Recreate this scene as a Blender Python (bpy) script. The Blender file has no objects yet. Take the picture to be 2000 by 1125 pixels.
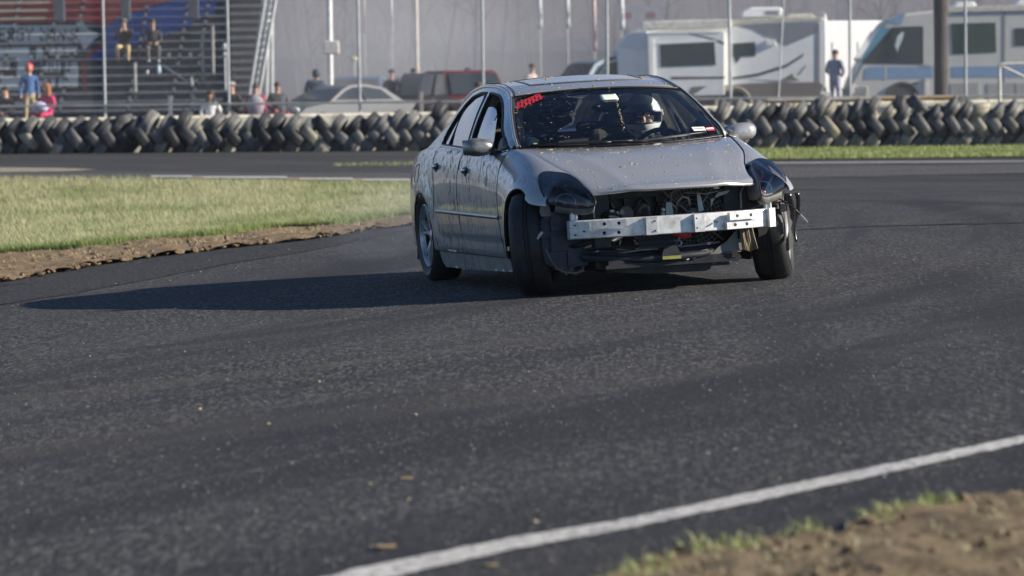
import bpy, bmesh, math, random
import numpy as np
from mathutils import Vector, Matrix, Euler
from mathutils.geometry import delaunay_2d_cdt
R = math.radians
random.seed(7)
rng = np.random.default_rng(7)
sc = bpy.context.scene
COL = sc.collection

# ---------------------------------------------------------------- camera, sky, sun, exposure
FPX = 6740.0                    # focal length in pixels of the 2000 px wide photograph
CAMH = 1.14
YH = 226.0
PITCH = math.atan((562.5 - YH) / FPX)
ROLL = R(0.9)
TILT = R(2.38)                  # banking of the track under the car
CPOS = Vector((0, 0, CAMH))
FWD = Vector((0, math.cos(PITCH), -math.sin(PITCH)))
R0 = Vector((1, 0, 0)); U0 = Vector((0, math.sin(PITCH), math.cos(PITCH)))
CR = R0 * math.cos(ROLL) - U0 * math.sin(ROLL)
CU = U0 * math.cos(ROLL) + R0 * math.sin(ROLL)
cam_d = bpy.data.cameras.new('camera'); cam = bpy.data.objects.new('camera', cam_d); COL.objects.link(cam)
m = Matrix.Identity(4)
for i in range(3):
    m[i][0] = CR[i]; m[i][1] = CU[i]; m[i][2] = -FWD[i]; m[i][3] = CPOS[i]
cam.matrix_world = m
cam_d.sensor_width = 36; cam_d.lens = FPX / 2000 * 36
cam_d.clip_end = 3000; cam_d.clip_start = 0.5
cam_d.dof.use_dof = True; cam_d.dof.focus_distance = 21.9; cam_d.dof.aperture_fstop = 4.2
sc.camera = cam
sc.render.resolution_x = 1024; sc.render.resolution_y = 576

SUN_EL, SUN_AZ = R(24.2), R(98.0)      # azimuth clockwise from +Y
w = bpy.data.worlds.new('World'); sc.world = w; w.use_nodes = True
nt = w.node_tree; nt.nodes.clear()
sky = nt.nodes.new('ShaderNodeTexSky'); sky.sky_type = 'NISHITA'; sky.sun_disc = False
sky.sun_elevation = SUN_EL; sky.sun_rotation = SUN_AZ; sky.air_density = 1.0; sky.dust_density = 0.0; sky.ozone_density = 4.0; sky.altitude = 2500
bg = nt.nodes.new('ShaderNodeBackground'); bg.inputs[1].default_value = 0.070
wo = nt.nodes.new('ShaderNodeOutputWorld')
nt.links.new(sky.outputs[0], bg.inputs[0]); nt.links.new(bg.outputs[0], wo.inputs[0])
sd = bpy.data.lights.new('sun', 'SUN'); sd.energy = 5.0; sd.angle = R(0.5); sd.color = (1.0, 0.91, 0.78)
sun = bpy.data.objects.new('sun', sd); COL.objects.link(sun)
sdir = Vector((math.sin(SUN_AZ) * math.cos(SUN_EL), math.cos(SUN_AZ) * math.cos(SUN_EL), math.sin(SUN_EL)))
sun.rotation_euler = sdir.to_track_quat('Z', 'Y').to_euler()
sun.location = (30, 0, 30)
sc.view_settings.view_transform = 'Standard'; sc.view_settings.look = 'None'
sc.view_settings.exposure = 0.78; sc.view_settings.gamma = 1.0
sc.view_settings.use_curve_mapping = False
sc.render.engine = 'CYCLES'
sc.cycles.max_bounces = 8; sc.cycles.transparent_max_bounces = 24; sc.cycles.volume_bounces = 0

# ---------------------------------------------------------------- helpers
def sm(e0, e1, x):
    t = min(1, max(0, (x - e0) / (e1 - e0))); return t * t * (3 - 2 * t)
RT = Matrix.Translation(CPOS) @ Matrix.Rotation(-TILT, 4, FWD) @ Matrix.Translation(-CPOS)
NPL = (RT.to_3x3() @ Vector((0, 0, 1)))
def G(x, y):
    """height of the track: banked near the camera, rising gently towards the tyre wall"""
    xx = max(-14, min(14, x))
    pl = CAMH + (-CAMH - NPL.x * xx) / NPL.z
    f = 1 - sm(32, 58, y)
    return pl * f + sm(50, 84, y) * (0.30 - 0.0085 * max(-30, min(30, x)))
def ray(px, py):
    u = (px - 1000) / FPX; v = (562.5 - py) / FPX
    return (FWD + CR * u + CU * v)
def at(px, py, Y):
    d = ray(px, py); return CPOS + d * (Y / d.y)
def gp(px, py):
    d = ray(px, py); t0 = 3.0; t = 3.0
    f = lambda t: (CPOS.z + d.z * t) - G(d.x * t, d.y * t)
    while f(t) > 0 and t < 400: t += 0.5
    lo, hi = t - 0.5, t
    for _ in range(25):
        mid = (lo + hi) / 2
        if f(mid) > 0: lo = mid
        else: hi = mid
    p = CPOS + d * hi
    return (p.x, p.y)

def tag(o, label=None, cat=None, group=None, kind=None):
    if label: o['label'] = label
    if cat: o['category'] = cat
    if group: o['group'] = group
    if kind: o['kind'] = kind
    return o
def empty(name, loc=(0, 0, 0), rz=0, label=None, cat=None, group=None, mat=None):
    o = bpy.data.objects.new(name, None); COL.objects.link(o); o.empty_display_size = 0.2
    if mat is not None: o.matrix_world = mat
    else: o.location = loc; o.rotation_euler = (0, 0, rz)
    tag(o, label, cat, group); return o
def link_mesh(name, me, parent=None, loc=None):
    o = bpy.data.objects.new(name, me); COL.objects.link(o)
    if parent is not None: o.parent = parent
    if loc is not None: o.location = loc
    return o
def copy_tree(o, parent=None):
    c = o.copy(); COL.objects.link(c); c.parent = parent
    for ch in list(o.children): copy_tree(ch, c)
    return c

class MB:
    def __init__(s): s.v = []; s.f = []; s.m = []; s.mi = 0
    def add(s, vs, fs, mi=None):
        n = len(s.v); s.v += [tuple(v) for v in vs]
        s.f += [tuple(i + n for i in f) for f in fs]
        s.m += [s.mi if mi is None else mi] * len(fs); return s
    def box(s, c, d, rot=None, taper=1.0, mi=None):
        c = Vector(c); vs = []
        for z in (-.5, .5):
            k = taper if z > 0 else 1
            for x, y in ((-.5, -.5), (.5, -.5), (.5, .5), (-.5, .5)):
                p = Vector((x * d[0] * k, y * d[1] * k, z * d[2]))
                if rot is not None: p = rot @ p
                vs.append(c + p)
        return s.add(vs, [(3, 2, 1, 0), (4, 5, 6, 7), (0, 1, 5, 4), (1, 2, 6, 5), (2, 3, 7, 6), (3, 0, 4, 7)], mi)
    def bar(s, a, b, wx, wz, mi=None):
        a = Vector(a); b = Vector(b); d = b - a
        q = d.to_track_quat('X', 'Z').to_matrix()
        return s.box((a + b) / 2, (d.length, wx, wz), q, mi=mi)
    def cyl(s, a, b, r0, r1=None, n=12, cap=True, mi=None):
        a = Vector(a); b = Vector(b); r1 = r0 if r1 is None else r1
        q = (b - a).to_track_quat('Z', 'Y').to_matrix(); vs = []
        for c, r in ((a, r0), (b, r1)):
            for i in range(n):
                t = 2 * math.pi * i / n
                vs.append(c + q @ Vector((r * math.cos(t), r * math.sin(t), 0)))
        fs = [(i, (i + 1) % n, n + (i + 1) % n, n + i) for i in range(n)]
        if cap: fs += [tuple(range(n - 1, -1, -1)), tuple(range(n, 2 * n))]
        return s.add(vs, fs, mi)
    def tube(s, pts, r, n=8, mi=None, closed=False):
        pts = [Vector(p) for p in pts]; k = len(pts); vs = []; up = Vector((0.13, 0.21, 0.97))
        for i, p in enumerate(pts):
            a = pts[i - 1] if (i or closed) else p; b = pts[(i + 1) % k] if (i < k - 1 or closed) else p
            d = (b - a).normalized(); x = d.cross(up)
            if x.length < 1e-3: x = d.cross(Vector((1, 0, 0)))
            x.normalize(); y = d.cross(x).normalized()
            rr = r[i] if isinstance(r, (list, tuple)) else r
            for j in range(n):
                t = 2 * math.pi * j / n; vs.append(p + x * rr * math.cos(t) + y * rr * math.sin(t))
        fs = []
        for i in range(k if closed else k - 1):
            for j in range(n):
                a = i * n; b = ((i + 1) % k) * n
                fs.append((a + j, a + (j + 1) % n, b + (j + 1) % n, b + j))
        if not closed: fs += [tuple(range(n - 1, -1, -1)), tuple(range((k - 1) * n, k * n))]
        return s.add(vs, fs, mi)
    def ell(s, c, r, seg=16, ring=10, rot=None, mi=None, z0=-90, z1=90):
        c = Vector(c); vs = []; fs = []
        for i in range(ring + 1):
            ph = R(z0 + (z1 - z0) * i / ring)
            for j in range(seg):
                t = 2 * math.pi * j / seg
                p = Vector((r[0] * math.cos(ph) * math.cos(t), r[1] * math.cos(ph) * math.sin(t), r[2] * math.sin(ph)))
                if rot is not None: p = rot @ p
                vs.append(c + p)
        for i in range(ring):
            for j in range(seg):
                fs.append((i * seg + j, i * seg + (j + 1) % seg, (i + 1) * seg + (j + 1) % seg, (i + 1) * seg + j))
        return s.add(vs, fs, mi)
    def lathe(s, prof, c, ax, n=32, mi=None):
        """prof = (radius, along axis)"""
        c = Vector(c); q = Vector(ax).to_track_quat('Z', 'Y').to_matrix(); vs = []; k = len(prof)
        for i in range(n):
            t = 2 * math.pi * i / n
            for r, h in prof: vs.append(c + q @ Vector((r * math.cos(t), r * math.sin(t), h)))
        fs = []
        for i in range(n):
            a = i * k; b = ((i + 1) % n) * k
            for j in range(k - 1): fs.append((a + j, b + j, b + j + 1, a + j + 1))
        return s.add(vs, fs, mi)
    def prism(s, poly, o, ux, uy, depth, mi=None):
        """2-d polygon in plane (o, ux, uy), extruded by the vector depth"""
        o = Vector(o); ux = Vector(ux); uy = Vector(uy); dv = Vector(depth)
        a = [o + ux * p[0] + uy * p[1] for p in poly]; n = len(a)
        tri = cdt(poly)
        P, T = tri
        a2 = [o + ux * p[0] + uy * p[1] for p in P]
        s.add(a2 + [p + dv for p in a2], [tuple(t) for t in T] + [tuple(i + len(a2) for i in reversed(t)) for t in T], mi)
        s.add(a + [p + dv for p in a], [(i, (i + 1) % n, n + (i + 1) % n, n + i) for i in range(n)], mi)
        return s
    def grid(s, fn, nu, nv, mi=None, flip=False):
        vs = [fn(i / nu, j / nv) for i in range(nu + 1) for j in range(nv + 1)]; fs = []
        for i in range(nu):
            for j in range(nv):
                a = i * (nv + 1) + j; q = (a, a + nv + 1, a + nv + 2, a + 1)
                fs.append(q[::-1] if flip else q)
        return s.add(vs, fs, mi)
    def build(s, name, mats, parent=None, smooth=None, bevel=0, solid=0, sub=0, weld=False):
        me = bpy.data.meshes.new(name); me.from_pydata(s.v, [], s.f)
        if not isinstance(mats, (list, tuple)): mats = [mats]
        for x in mats: me.materials.append(x)
        me.polygons.foreach_set('material_index', s.m)
        if weld:
            bm = bmesh.new(); bm.from_mesh(me); bmesh.ops.remove_doubles(bm, verts=bm.verts, dist=weld if weld is not True else 1e-4)
            bmesh.ops.recalc_face_normals(bm, faces=bm.faces); bm.to_mesh(me); bm.free()
        if smooth is not None:
            me.polygons.foreach_set('use_smooth', [True] * len(me.polygons))
            if smooth < 180: me.set_sharp_from_angle(angle=R(smooth))
        o = link_mesh(name, me, parent)
        if solid:
            md = o.modifiers.new('solid', 'SOLIDIFY'); md.thickness = solid; md.offset = -1
        if bevel:
            md = o.modifiers.new('bevel', 'BEVEL'); md.width = bevel; md.segments = 2; md.limit_method = 'ANGLE'
        if sub:
            md = o.modifiers.new('sub', 'SUBSURF'); md.levels = sub; md.render_levels = sub
        return o

def inpoly(p, poly):
    x, y = p; c = False; n = len(poly); j = n - 1
    for i in range(n):
        xi, yi = poly[i]; xj, yj = poly[j]
        if (yi > y) != (yj > y) and x < (xj - xi) * (y - yi) / (yj - yi) + xi: c = not c
        j = i
    return c
def dens(poly, h):
    out = []
    for i, p in enumerate(poly):
        q = poly[(i + 1) % len(poly)]; L = math.hypot(q[0] - p[0], q[1] - p[1]); n = max(1, int(math.ceil(L / h)))
        for k in range(n): out.append((p[0] + (q[0] - p[0]) * k / n, p[1] + (q[1] - p[1]) * k / n))
    return out
def cdt(poly, holes=(), h=None, hx=None):
    """triangulate polygon with holes; h = spacing of inner points"""
    loops = [poly] + list(holes)
    if h: loops = [dens(l, h) for l in loops]
    V = []; E = []
    for l in loops:
        n0 = len(V); V += [Vector(p[:2]) for p in l]
        E += [(n0 + i, n0 + (i + 1) % len(l)) for i in range(len(l))]
    if h:
        hx = hx or h
        x0 = min(p[0] for p in loops[0]); x1 = max(p[0] for p in loops[0]); y0 = min(p[1] for p in loops[0]); y1 = max(p[1] for p in loops[0])
        bnd = np.array([tuple(v) for v in V])
        nx = int((x1 - x0) / hx) + 1; ny = int((y1 - y0) / h) + 1
        for i in range(nx):
            for j in range(ny):
                p = (x0 + (i + .5) * hx, y0 + (j + .5) * h)
                if not inpoly(p, loops[0]) or any(inpoly(p, q) for q in loops[1:]): continue
                if np.min(np.abs(bnd[:, 0] - p[0]) / hx + np.abs(bnd[:, 1] - p[1]) / h) < .45: continue
                V.append(Vector(p))
    r = delaunay_2d_cdt(V, E, [], 0, 1e-6)
    P = [tuple(v) for v in r[0]]; T = []
    for f in r[2]:
        c = (sum(P[i][0] for i in f) / len(f), sum(P[i][1] for i in f) / len(f))
        if inpoly(c, loops[0]) and not any(inpoly(c, q) for q in loops[1:]): T.append(tuple(f))
    return P, T
def spl(xs, ys):
    """smooth interpolation through points (monotone-ish cubic Hermite)"""
    idx = np.argsort(xs); xs = np.array(xs, float)[idx]; ys = np.array(ys, float)[idx]
    d = np.diff(ys) / np.diff(xs); mm = np.zeros(len(xs)); mm[0] = d[0]; mm[-1] = d[-1]
    for i in range(1, len(xs) - 1): mm[i] = 0 if d[i - 1] * d[i] <= 0 else 2 * d[i - 1] * d[i] / (d[i - 1] + d[i])
    X = xs.tolist(); Y = ys.tolist(); M = mm.tolist()
    def f(x):
        if x <= X[0]: return Y[0] + M[0] * (x - X[0]) * 0
        if x >= X[-1]: return Y[-1]
        i = 0
        while x > X[i + 1]: i += 1
        h = X[i + 1] - X[i]; t = (x - X[i]) / h
        return (2*t**3-3*t**2+1)*Y[i] + (t**3-2*t**2+t)*h*M[i] + (-2*t**3+3*t**2)*Y[i+1] + (t**3-t**2)*h*M[i+1]
    return f

# ---------------------------------------------------------------- materials
def newmat(name):
    m = bpy.data.materials.new(name); m.use_nodes = True; nt = m.node_tree
    return m, nt, nt.nodes['Principled BSDF']
def N(nt, typ, **kw):
    n = nt.nodes.new(typ)
    for k, v in kw.items(): setattr(n, k, v)
    return n
def coords(nt, scale=(1, 1, 1), rot=(0, 0, 0), kind='Object'):
    tc = N(nt, 'ShaderNodeTexCoord'); mp = N(nt, 'ShaderNodeMapping')
    mp.inputs['Scale'].default_value = scale; mp.inputs['Rotation'].default_value = rot
    nt.links.new(tc.outputs[kind], mp.inputs[0]); return mp.outputs[0]
def coords2(nt, rot, scale):
    m2 = N(nt, 'ShaderNodeMapping'); m2.inputs['Scale'].default_value = scale
    nt.links.new(coords(nt, (1, 1, 1), rot), m2.inputs[0]); return m2.outputs[0]
def noise(nt, vec, scale, detail=3, rough=.55, dist=0):
    n = N(nt, 'ShaderNodeTexNoise'); n.inputs['Scale'].default_value = scale; n.inputs['Detail'].default_value = detail
    n.inputs['Roughness'].default_value = rough; n.inputs['Distortion'].default_value = dist
    nt.links.new(vec, n.inputs['Vector']); return n.outputs['Fac']
def ramp(nt, fac, stops, interp='LINEAR'):
    r = N(nt, 'ShaderNodeValToRGB'); r.color_ramp.interpolation = interp; cr = r.color_ramp
    while len(cr.elements) < len(stops): cr.elements.new(.5)
    for e, (p, c) in zip(cr.elements, stops):
        e.position = p; e.color = (c, c, c, 1) if not isinstance(c, (tuple, list)) else (*c, 1)
    nt.links.new(fac, r.inputs[0]); return r.outputs[0]
def mix(nt, fac, a, b, mode='MIX'):
    x = N(nt, 'ShaderNodeMix', data_type='RGBA', blend_type=mode)
    for s, v in ((0, fac), (6, a), (7, b)):
        if hasattr(v, 'is_output'): nt.links.new(v, x.inputs[s])
        elif s == 0: x.inputs[0].default_value = v
        else: x.inputs[s].default_value = (*v, 1) if isinstance(v, (tuple, list)) else (v, v, v, 1)
    return x.outputs[2]
def math_(nt, op, a, b=0.0, clamp=False):
    n = N(nt, 'ShaderNodeMath', operation=op, use_clamp=clamp)
    for i, v in enumerate((a, b)):
        if hasattr(v, 'is_output'): nt.links.new(v, n.inputs[i])
        else: n.inputs[i].default_value = v
    return n.outputs[0]
def bump(nt, b, h, strength=.3, dist=.01):
    n = N(nt, 'ShaderNodeBump'); n.inputs['Strength'].default_value = strength; n.inputs['Distance'].default_value = dist
    nt.links.new(h, n.inputs['Height']); nt.links.new(n.outputs[0], b.inputs['Normal'])
MATS = {}
def pm(name, col, rough=.6, metal=0, var=.2, scale=8, bmp=0, bscale=60, coat=0, spec=.5, dirt=None, dscale=3):
    if name in MATS: return MATS[name]
    m, nt, b = newmat(name); v = coords(nt)
    f = noise(nt, v, scale, 4)
    lo = tuple(c * (1 - var) for c in col); hi = tuple(min(1, c * (1 + var)) for c in col)
    c = mix(nt, ramp(nt, f, [(.3, 0.), (.7, 1.)]), lo, hi)
    if dirt:
        c = mix(nt, math_(nt, 'MULTIPLY', ramp(nt, noise(nt, v, dscale, 6, .65), [(.45, 0.), (.68, 1.)]), .75), c, dirt)
    nt.links.new(c, b.inputs['Base Color'])
    b.inputs['Roughness'].default_value = rough; b.inputs['Metallic'].default_value = metal
    b.inputs['Coat Weight'].default_value = coat; b.inputs['Specular IOR Level'].default_value = spec
    if bmp: bump(nt, b, noise(nt, v, bscale, 3), bmp, .01)
    MATS[name] = m; return m
def instance_var(m, nt, b, amt):
    pass
# ---------------------------------------------------------------- the track
def asphalt_mat(name, k=1.0, streaks=True):
    m, nt, b = newmat(name); v = coords(nt)
    base = (.038*k, .038*k, .041*k)
    ag = noise(nt, v, 95, 3, .7)
    c = mix(nt, ramp(nt, ag, [(.34, 0.), (.66, 1.)]), tuple(x*.35 for x in base), tuple(x*1.75 for x in base))
    ag2 = noise(nt, v, 24, 3, .7)
    c = mix(nt, ramp(nt, ag2, [(.35, 0.), (.65, .75)]), c, tuple(x*.42 for x in base))
    vo = N(nt, 'ShaderNodeTexVoronoi'); vo.inputs['Scale'].default_value = 42; nt.links.new(v, vo.inputs['Vector'])
    chip = ramp(nt, vo.outputs['Distance'], [(.10, 1.), (.2, 0.)])
    sel = ramp(nt, noise(nt, v, 9, 2), [(.52, 0.), (.62, 1.)])
    c = mix(nt, math_(nt, 'MULTIPLY', math_(nt, 'MULTIPLY', chip, sel), .4), c, (.13*k, .125*k, .115*k))
    cg = noise(nt, coords(nt, (1, .16, 1)), 60, 4, .75)
    c = mix(nt, ramp(nt, cg, [(.44, 0.), (.54, 1.)]), c, tuple(x*.18 for x in base))
    cg2 = noise(nt, coords(nt, (1, .2, 1), (0, 0, .3)), 40, 4, .8)
    c = mix(nt, ramp(nt, cg2, [(.50, 0.), (.58, .65)]), c, (.17*k, .168*k, .165*k))
    big = noise(nt, v, .35, 4, .6)
    c = mix(nt, ramp(nt, big, [(.35, 0.), (.7, .55)]), c, tuple(x*1.5 for x in base))
    if streaks:     # arcs of rubber and dust swept round the bend
        sp = N(nt, 'ShaderNodeSeparateXYZ'); nt.links.new(v, sp.inputs[0])
        for (cx, cy, kr, ka, lo, hi, col, amt, dist) in (
            (-34, 33, .55, .10, .50, .66, (.016, .017, .022), .9, .6), (-34, 33, 1.5, .05, .54, .68, (.016, .017, .02), .8, .3), (-22, 44, 1.1, .07, .54, .70, (.085, .077, .068), .45, .5),
            (-60, 20, .9, .06, .53, .68, (.013, .014, .018), .8, .5), (-16, 30, 2.2, .05, .58, .70, (.016, .017, .02), .6, .25), (-40, 52, 3.4, .06, .60, .72, (.085, .078, .07), .35, .3), (18, -22, 1.3, .06, .57, .70, (.016, .017, .021), .6, .3)):
            dx = math_(nt, 'SUBTRACT', sp.outputs[0], cx); dy = math_(nt, 'SUBTRACT', sp.outputs[1], cy)
            r = math_(nt, 'SQRT', math_(nt, 'ADD', math_(nt, 'MULTIPLY', dx, dx), math_(nt, 'MULTIPLY', dy, dy)))
            th = math_(nt, 'ARCTAN2', dy, dx); R_ = math.hypot(cx, cy - 18)
            cb = N(nt, 'ShaderNodeCombineXYZ'); nt.links.new(math_(nt, 'MULTIPLY', r, kr), cb.inputs[0]); nt.links.new(math_(nt, 'MULTIPLY', th, R_ * ka), cb.inputs[1]); cb.inputs[2].default_value = cx * .37
            q = ramp(nt, noise(nt, cb.outputs[0], 1.0, 3, .55, dist), [(lo, 0.), (hi, 1.)])
            c = mix(nt, math_(nt, 'MULTIPLY', q, amt), c, tuple(x*k for x in col))
    nt.links.new(c, b.inputs['Base Color']); b.inputs['Roughness'].default_value = .82
    b.inputs['Specular IOR Level'].default_value = .35
    h = math_(nt, 'ADD', math_(nt, 'MULTIPLY', noise(nt, v, 70, 3, .7), 1.0), math_(nt, 'MULTIPLY', ag2, .8))
    bump(nt, b, h, .55, .016)
    return m
ASPH = asphalt_mat('asphalt'); ASPH_D = asphalt_mat('fresh_asphalt', .62, False); ASPH_L = asphalt_mat('old_asphalt', 1.5, False)

def lin(a, b, n): return [a + (b - a) * i / n for i in range(n)]
gx = lin(-600, -60, 9) + lin(-60, -16, 22) + lin(-16, 16, 32) + lin(16, 60, 22) + lin(60, 601, 9) + [600]
gy = lin(-150, 0, 6) + lin(0, 20, 20) + lin(20, 90, 100) + lin(90, 150, 15) + lin(150, 900, 12) + [900]
b = MB(); b.v = [(x, y, G(x, y)) for x in gx for y in gy]; ny = len(gy)
b.f = [(i*ny+j, (i+1)*ny+j, (i+1)*ny+j+1, i*ny+j+1) for i in range(len(gx)-1) for j in range(ny-1)]; b.m = [0]*len(b.f)
tag(b.build('track', ASPH, smooth=180), 'dark asphalt of the race track with skid marks', kind='structure')

def sheet(name, poly, lift, mat, h=.8, label=None, kind='structure', lump=None, hx=None):
    P, T = cdt(poly, (), h, hx)
    mb = MB(); mb.add([(x, y, G(x, y) + lift + (lump(x, y) if lump else 0)) for x, y in P], T)
    o = mb.build(name, mat, smooth=180)
    tag(o, label, kind=kind); return o
TZ = .65
def tz(x): return TZ + .045 * max(0, min(8, x))
def gps(l): return [gp(*p) for p in l]

# smoother fresh asphalt strip along the inside of the bend
near_edge = [(-260, 605), (0, 553), (82, 540), (205, 518), (307, 503), (410, 491), (492, 481), (615, 469), (738, 448), (803, 442), (980, 432), (1200, 424)]
strip_in = [(-260, 660), (0, 596), (150, 572), (300, 545), (450, 515), (600, 492), (738, 462), (860, 440)]
sheet('fresh_asphalt_strip', gps(near_edge[:10]) + gps(strip_in[::-1]), .005, ASPH_D, .6, 'smooth darker asphalt strip along the dirt edge')
# far road surfaces
sheet('old_track', gps([(-300, 337), (300, 338), (800, 338), (1300, 330), (2300, 318), (2300, 330), (1700, 345), (1300, 352), (800, 357), (300, 353), (-300, 350)]), .006, ASPH_L, 1.0, 'paler old asphalt beyond the grass')
SAND = pm('sandy_dust', (.24, .21, .16), .95, var=.25, scale=3)
sheet('sand_patch', gps([(-200, 329), (0, 328), (110, 329), (190, 332), (120, 336), (-200, 340)]), .012, SAND, .6, 'tan dusty patch on the far asphalt')

# the white edge line in the foreground
def line_mat(name, col, wear):
    m, nt, b = newmat(name); v = coords(nt)
    n = noise(nt, v, 28, 5, .8); c = mix(nt, ramp(nt, n, [(wear-.08, 0.), (wear+.06, 1.)]), (.10, .10, .10), col)
    c2 = mix(nt, ramp(nt, noise(nt, v, 4, 3), [(.3, .0), (.8, .45)]), c, (.30, .29, .27))
    nt.links.new(c2, b.inputs['Base Color']); b.inputs['Roughness'].default_value = .8
    bump(nt, b, noise(nt, v, 60, 3), .5, .01); return m
WL = line_mat('worn_white_paint', (.62, .61, .58), .46)
up = [(520, 1160), (700, 1112), (1000, 1052), (1200, 1020), (1500, 957), (1800, 894.5), (2000, 852), (2300, 783)]
lo = [(540, 1186), (700, 1146), (1000, 1075), (1200, 1040), (1500, 977), (1800, 911), (2000, 867), (2300, 796)]
pu = dens(gps(up), .06)[:int(1e6)]; 
def opn(l, h):
    out = []
    for p, q in zip(l, l[1:]):
        n = max(1, int(math.hypot(q[0]-p[0], q[1]-p[1]) / h))
        out += [(p[0]+(q[0]-p[0])*k/n, p[1]+(q[1]-p[1])*k/n) for k in range(n)]
    return out + [l[-1]]
jit = lambda l, a: [(x + random.uniform(-a, a), y + random.uniform(-a, a)) for x, y in l]
sheet('white_edge_line', jit(opn(gps(up), .03), .008) + jit(opn(gps(lo), .03), .008)[::-1], .004, WL, .3, 'worn white painted edge line across the foreground')
WLF = line_mat('kerb_white_paint', (.6, .58, .54), .42)
KRED = line_mat('kerb_red_paint', (.34, .20, .17), .45)
ks = empty('painted_kerb', (0, 0, 0)); tag(ks, 'low white and red painted kerb behind the grass', kind='structure')
kx = [295, 375, 396, 560, 585, 690, 708, 800, 830, 960, 980, 1300]
for i in range(len(kx) - 1):
    a, c = kx[i], kx[i + 1]
    yk = lambda x: 350.5 + (x - 300) * .016
    P = gps([(a, yk(a)), (c, yk(c)), (c, yk(c) + 4.6), (a, yk(a) + 4.6)])
    mb = MB()
    mb.prism(P, (0, 0, G(*P[0]) - .03), (1, 0, 0), (0, 1, 0), (0, 0, .10))
    mb.build('kerb_stone', WLF if i % 2 == 0 else KRED, ks)
# thin painted line and crack on the far right track
sheet('far_edge_line', gps([(1460, 318.5), (1700, 317), (2300, 313), (2300, 315), (1700, 319), (1460, 320.5)]), .012, line_mat('faint_line', (.45, .45, .45), .45), 1.0, 'faint white line along the far track edge')
sheet('asphalt_seam', gps([(1560, 448), (1700, 441.5), (2200, 430), (2200, 431.2), (1700, 443), (1560, 449.5)]), .004, pm('tar', (.012, .012, .015), .6), .5, 'dark seam across the asphalt at the right')

def chips(name, pts, smin, smax, mats, label):
    P = np.array(pts); n = len(P); base = np.array([(1, 0, 0), (-1, 0, 0), (0, 1, 0), (0, -1, 0), (0, 0, 1.)]); T = np.array([(0, 2, 4), (2, 1, 4), (1, 3, 4), (3, 0, 4)])
    s = smin * (smax / smin) ** (rng.random(n) ** 2.5); a = rng.uniform(0, 6.28, n)
    b_ = np.repeat(base[None], n, 0) * s[:, None, None] * rng.uniform(.6, 1.4, (n, 5, 3)); V = np.zeros((n, 5, 3))
    V[:, :, 0] = P[:, 0, None] + b_[:, :, 0]*np.cos(a)[:, None] - b_[:, :, 1]*np.sin(a)[:, None]; V[:, :, 1] = P[:, 1, None] + b_[:, :, 0]*np.sin(a)[:, None] + b_[:, :, 1]*np.cos(a)[:, None]
    V[:, :, 2] = Gn(P[:, 0], P[:, 1])[:, None] + b_[:, :, 2] * .8 + .0005
    me = bpy.data.meshes.new(name); me.vertices.add(n*5); me.vertices.foreach_set('co', V.ravel()); L = (T[None] + (np.arange(n)*5)[:, None, None]).reshape(-1)
    me.loops.add(len(L)); me.loops.foreach_set('vertex_index', L.astype(np.int32)); me.polygons.add(n*4); me.polygons.foreach_set('loop_start', np.arange(0, len(L), 3, dtype=np.int32)); me.update(calc_edges=True)
    for m_ in mats: me.materials.append(m_)
    me.polygons.foreach_set('material_index', np.repeat(rng.choice(len(mats), n, p=[.50, .40, .10][:len(mats)]), 4).astype(np.int32))
    return tag(link_mesh(name, me), label, kind='stuff')
CHM = [pm('chip_dark', (.03, .031, .034), .8), pm('chip_grey', (.10, .10, .102), .8), pm('chip_pale', (.24, .23, .21), .8)]
# ---- dirt and grass infield
def soil_mat(name, c0, c1, sc_=9):
    m, nt, b = newmat(name); v = coords(nt)
    n = noise(nt, v, sc_, 8, .75)
    c = mix(nt, ramp(nt, n, [(.33, 0.), (.66, 1.)]), c0, c1)
    nt.links.new(c, b.inputs['Base Color']); b.inputs['Roughness'].default_value = .95; b.inputs['Specular IOR Level'].default_value = .15
    bump(nt, b, noise(nt, v, sc_*2, 8, .75), 1.0, .05); return m
SOIL = soil_mat('clay_soil', (.13, .092, .058), (.38, .28, .175))
SOIL2 = soil_mat('grass_soil', (.13, .12, .055), (.24, .21, .10), 5)
from mathutils import noise as mnoise
grass_edge = [(-260, 520), (0, 497), (164, 487), (287, 473), (410, 464), (533, 450), (656, 444), (779, 428), (980, 418), (1200, 411)]
grass_far = [(-260, 352), (0, 352), (300, 354), (400, 356), (800, 364), (1000, 368), (1200, 372)]
def dl(x, y): return .035 + .05 * mnoise.noise(Vector((x*2.2, y*1.3, 0))) + .035 * mnoise.noise(Vector((x*7, y*5, 3)))
inner = gps(near_edge)
sheet('dirt_verge', inner + gps([(x, y - 9) for x, y in grass_edge])[::-1], .004, SOIL, .16, 'churned brown clay verge between grass and asphalt', lump=lambda x, y: dl(x, y), hx=.12)
gl = gps(grass_edge) + gps(grass_far)[::-1]
sheet('grass_field', gl, .035, SOIL2, .8, 'soil under the infield grass')
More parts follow.
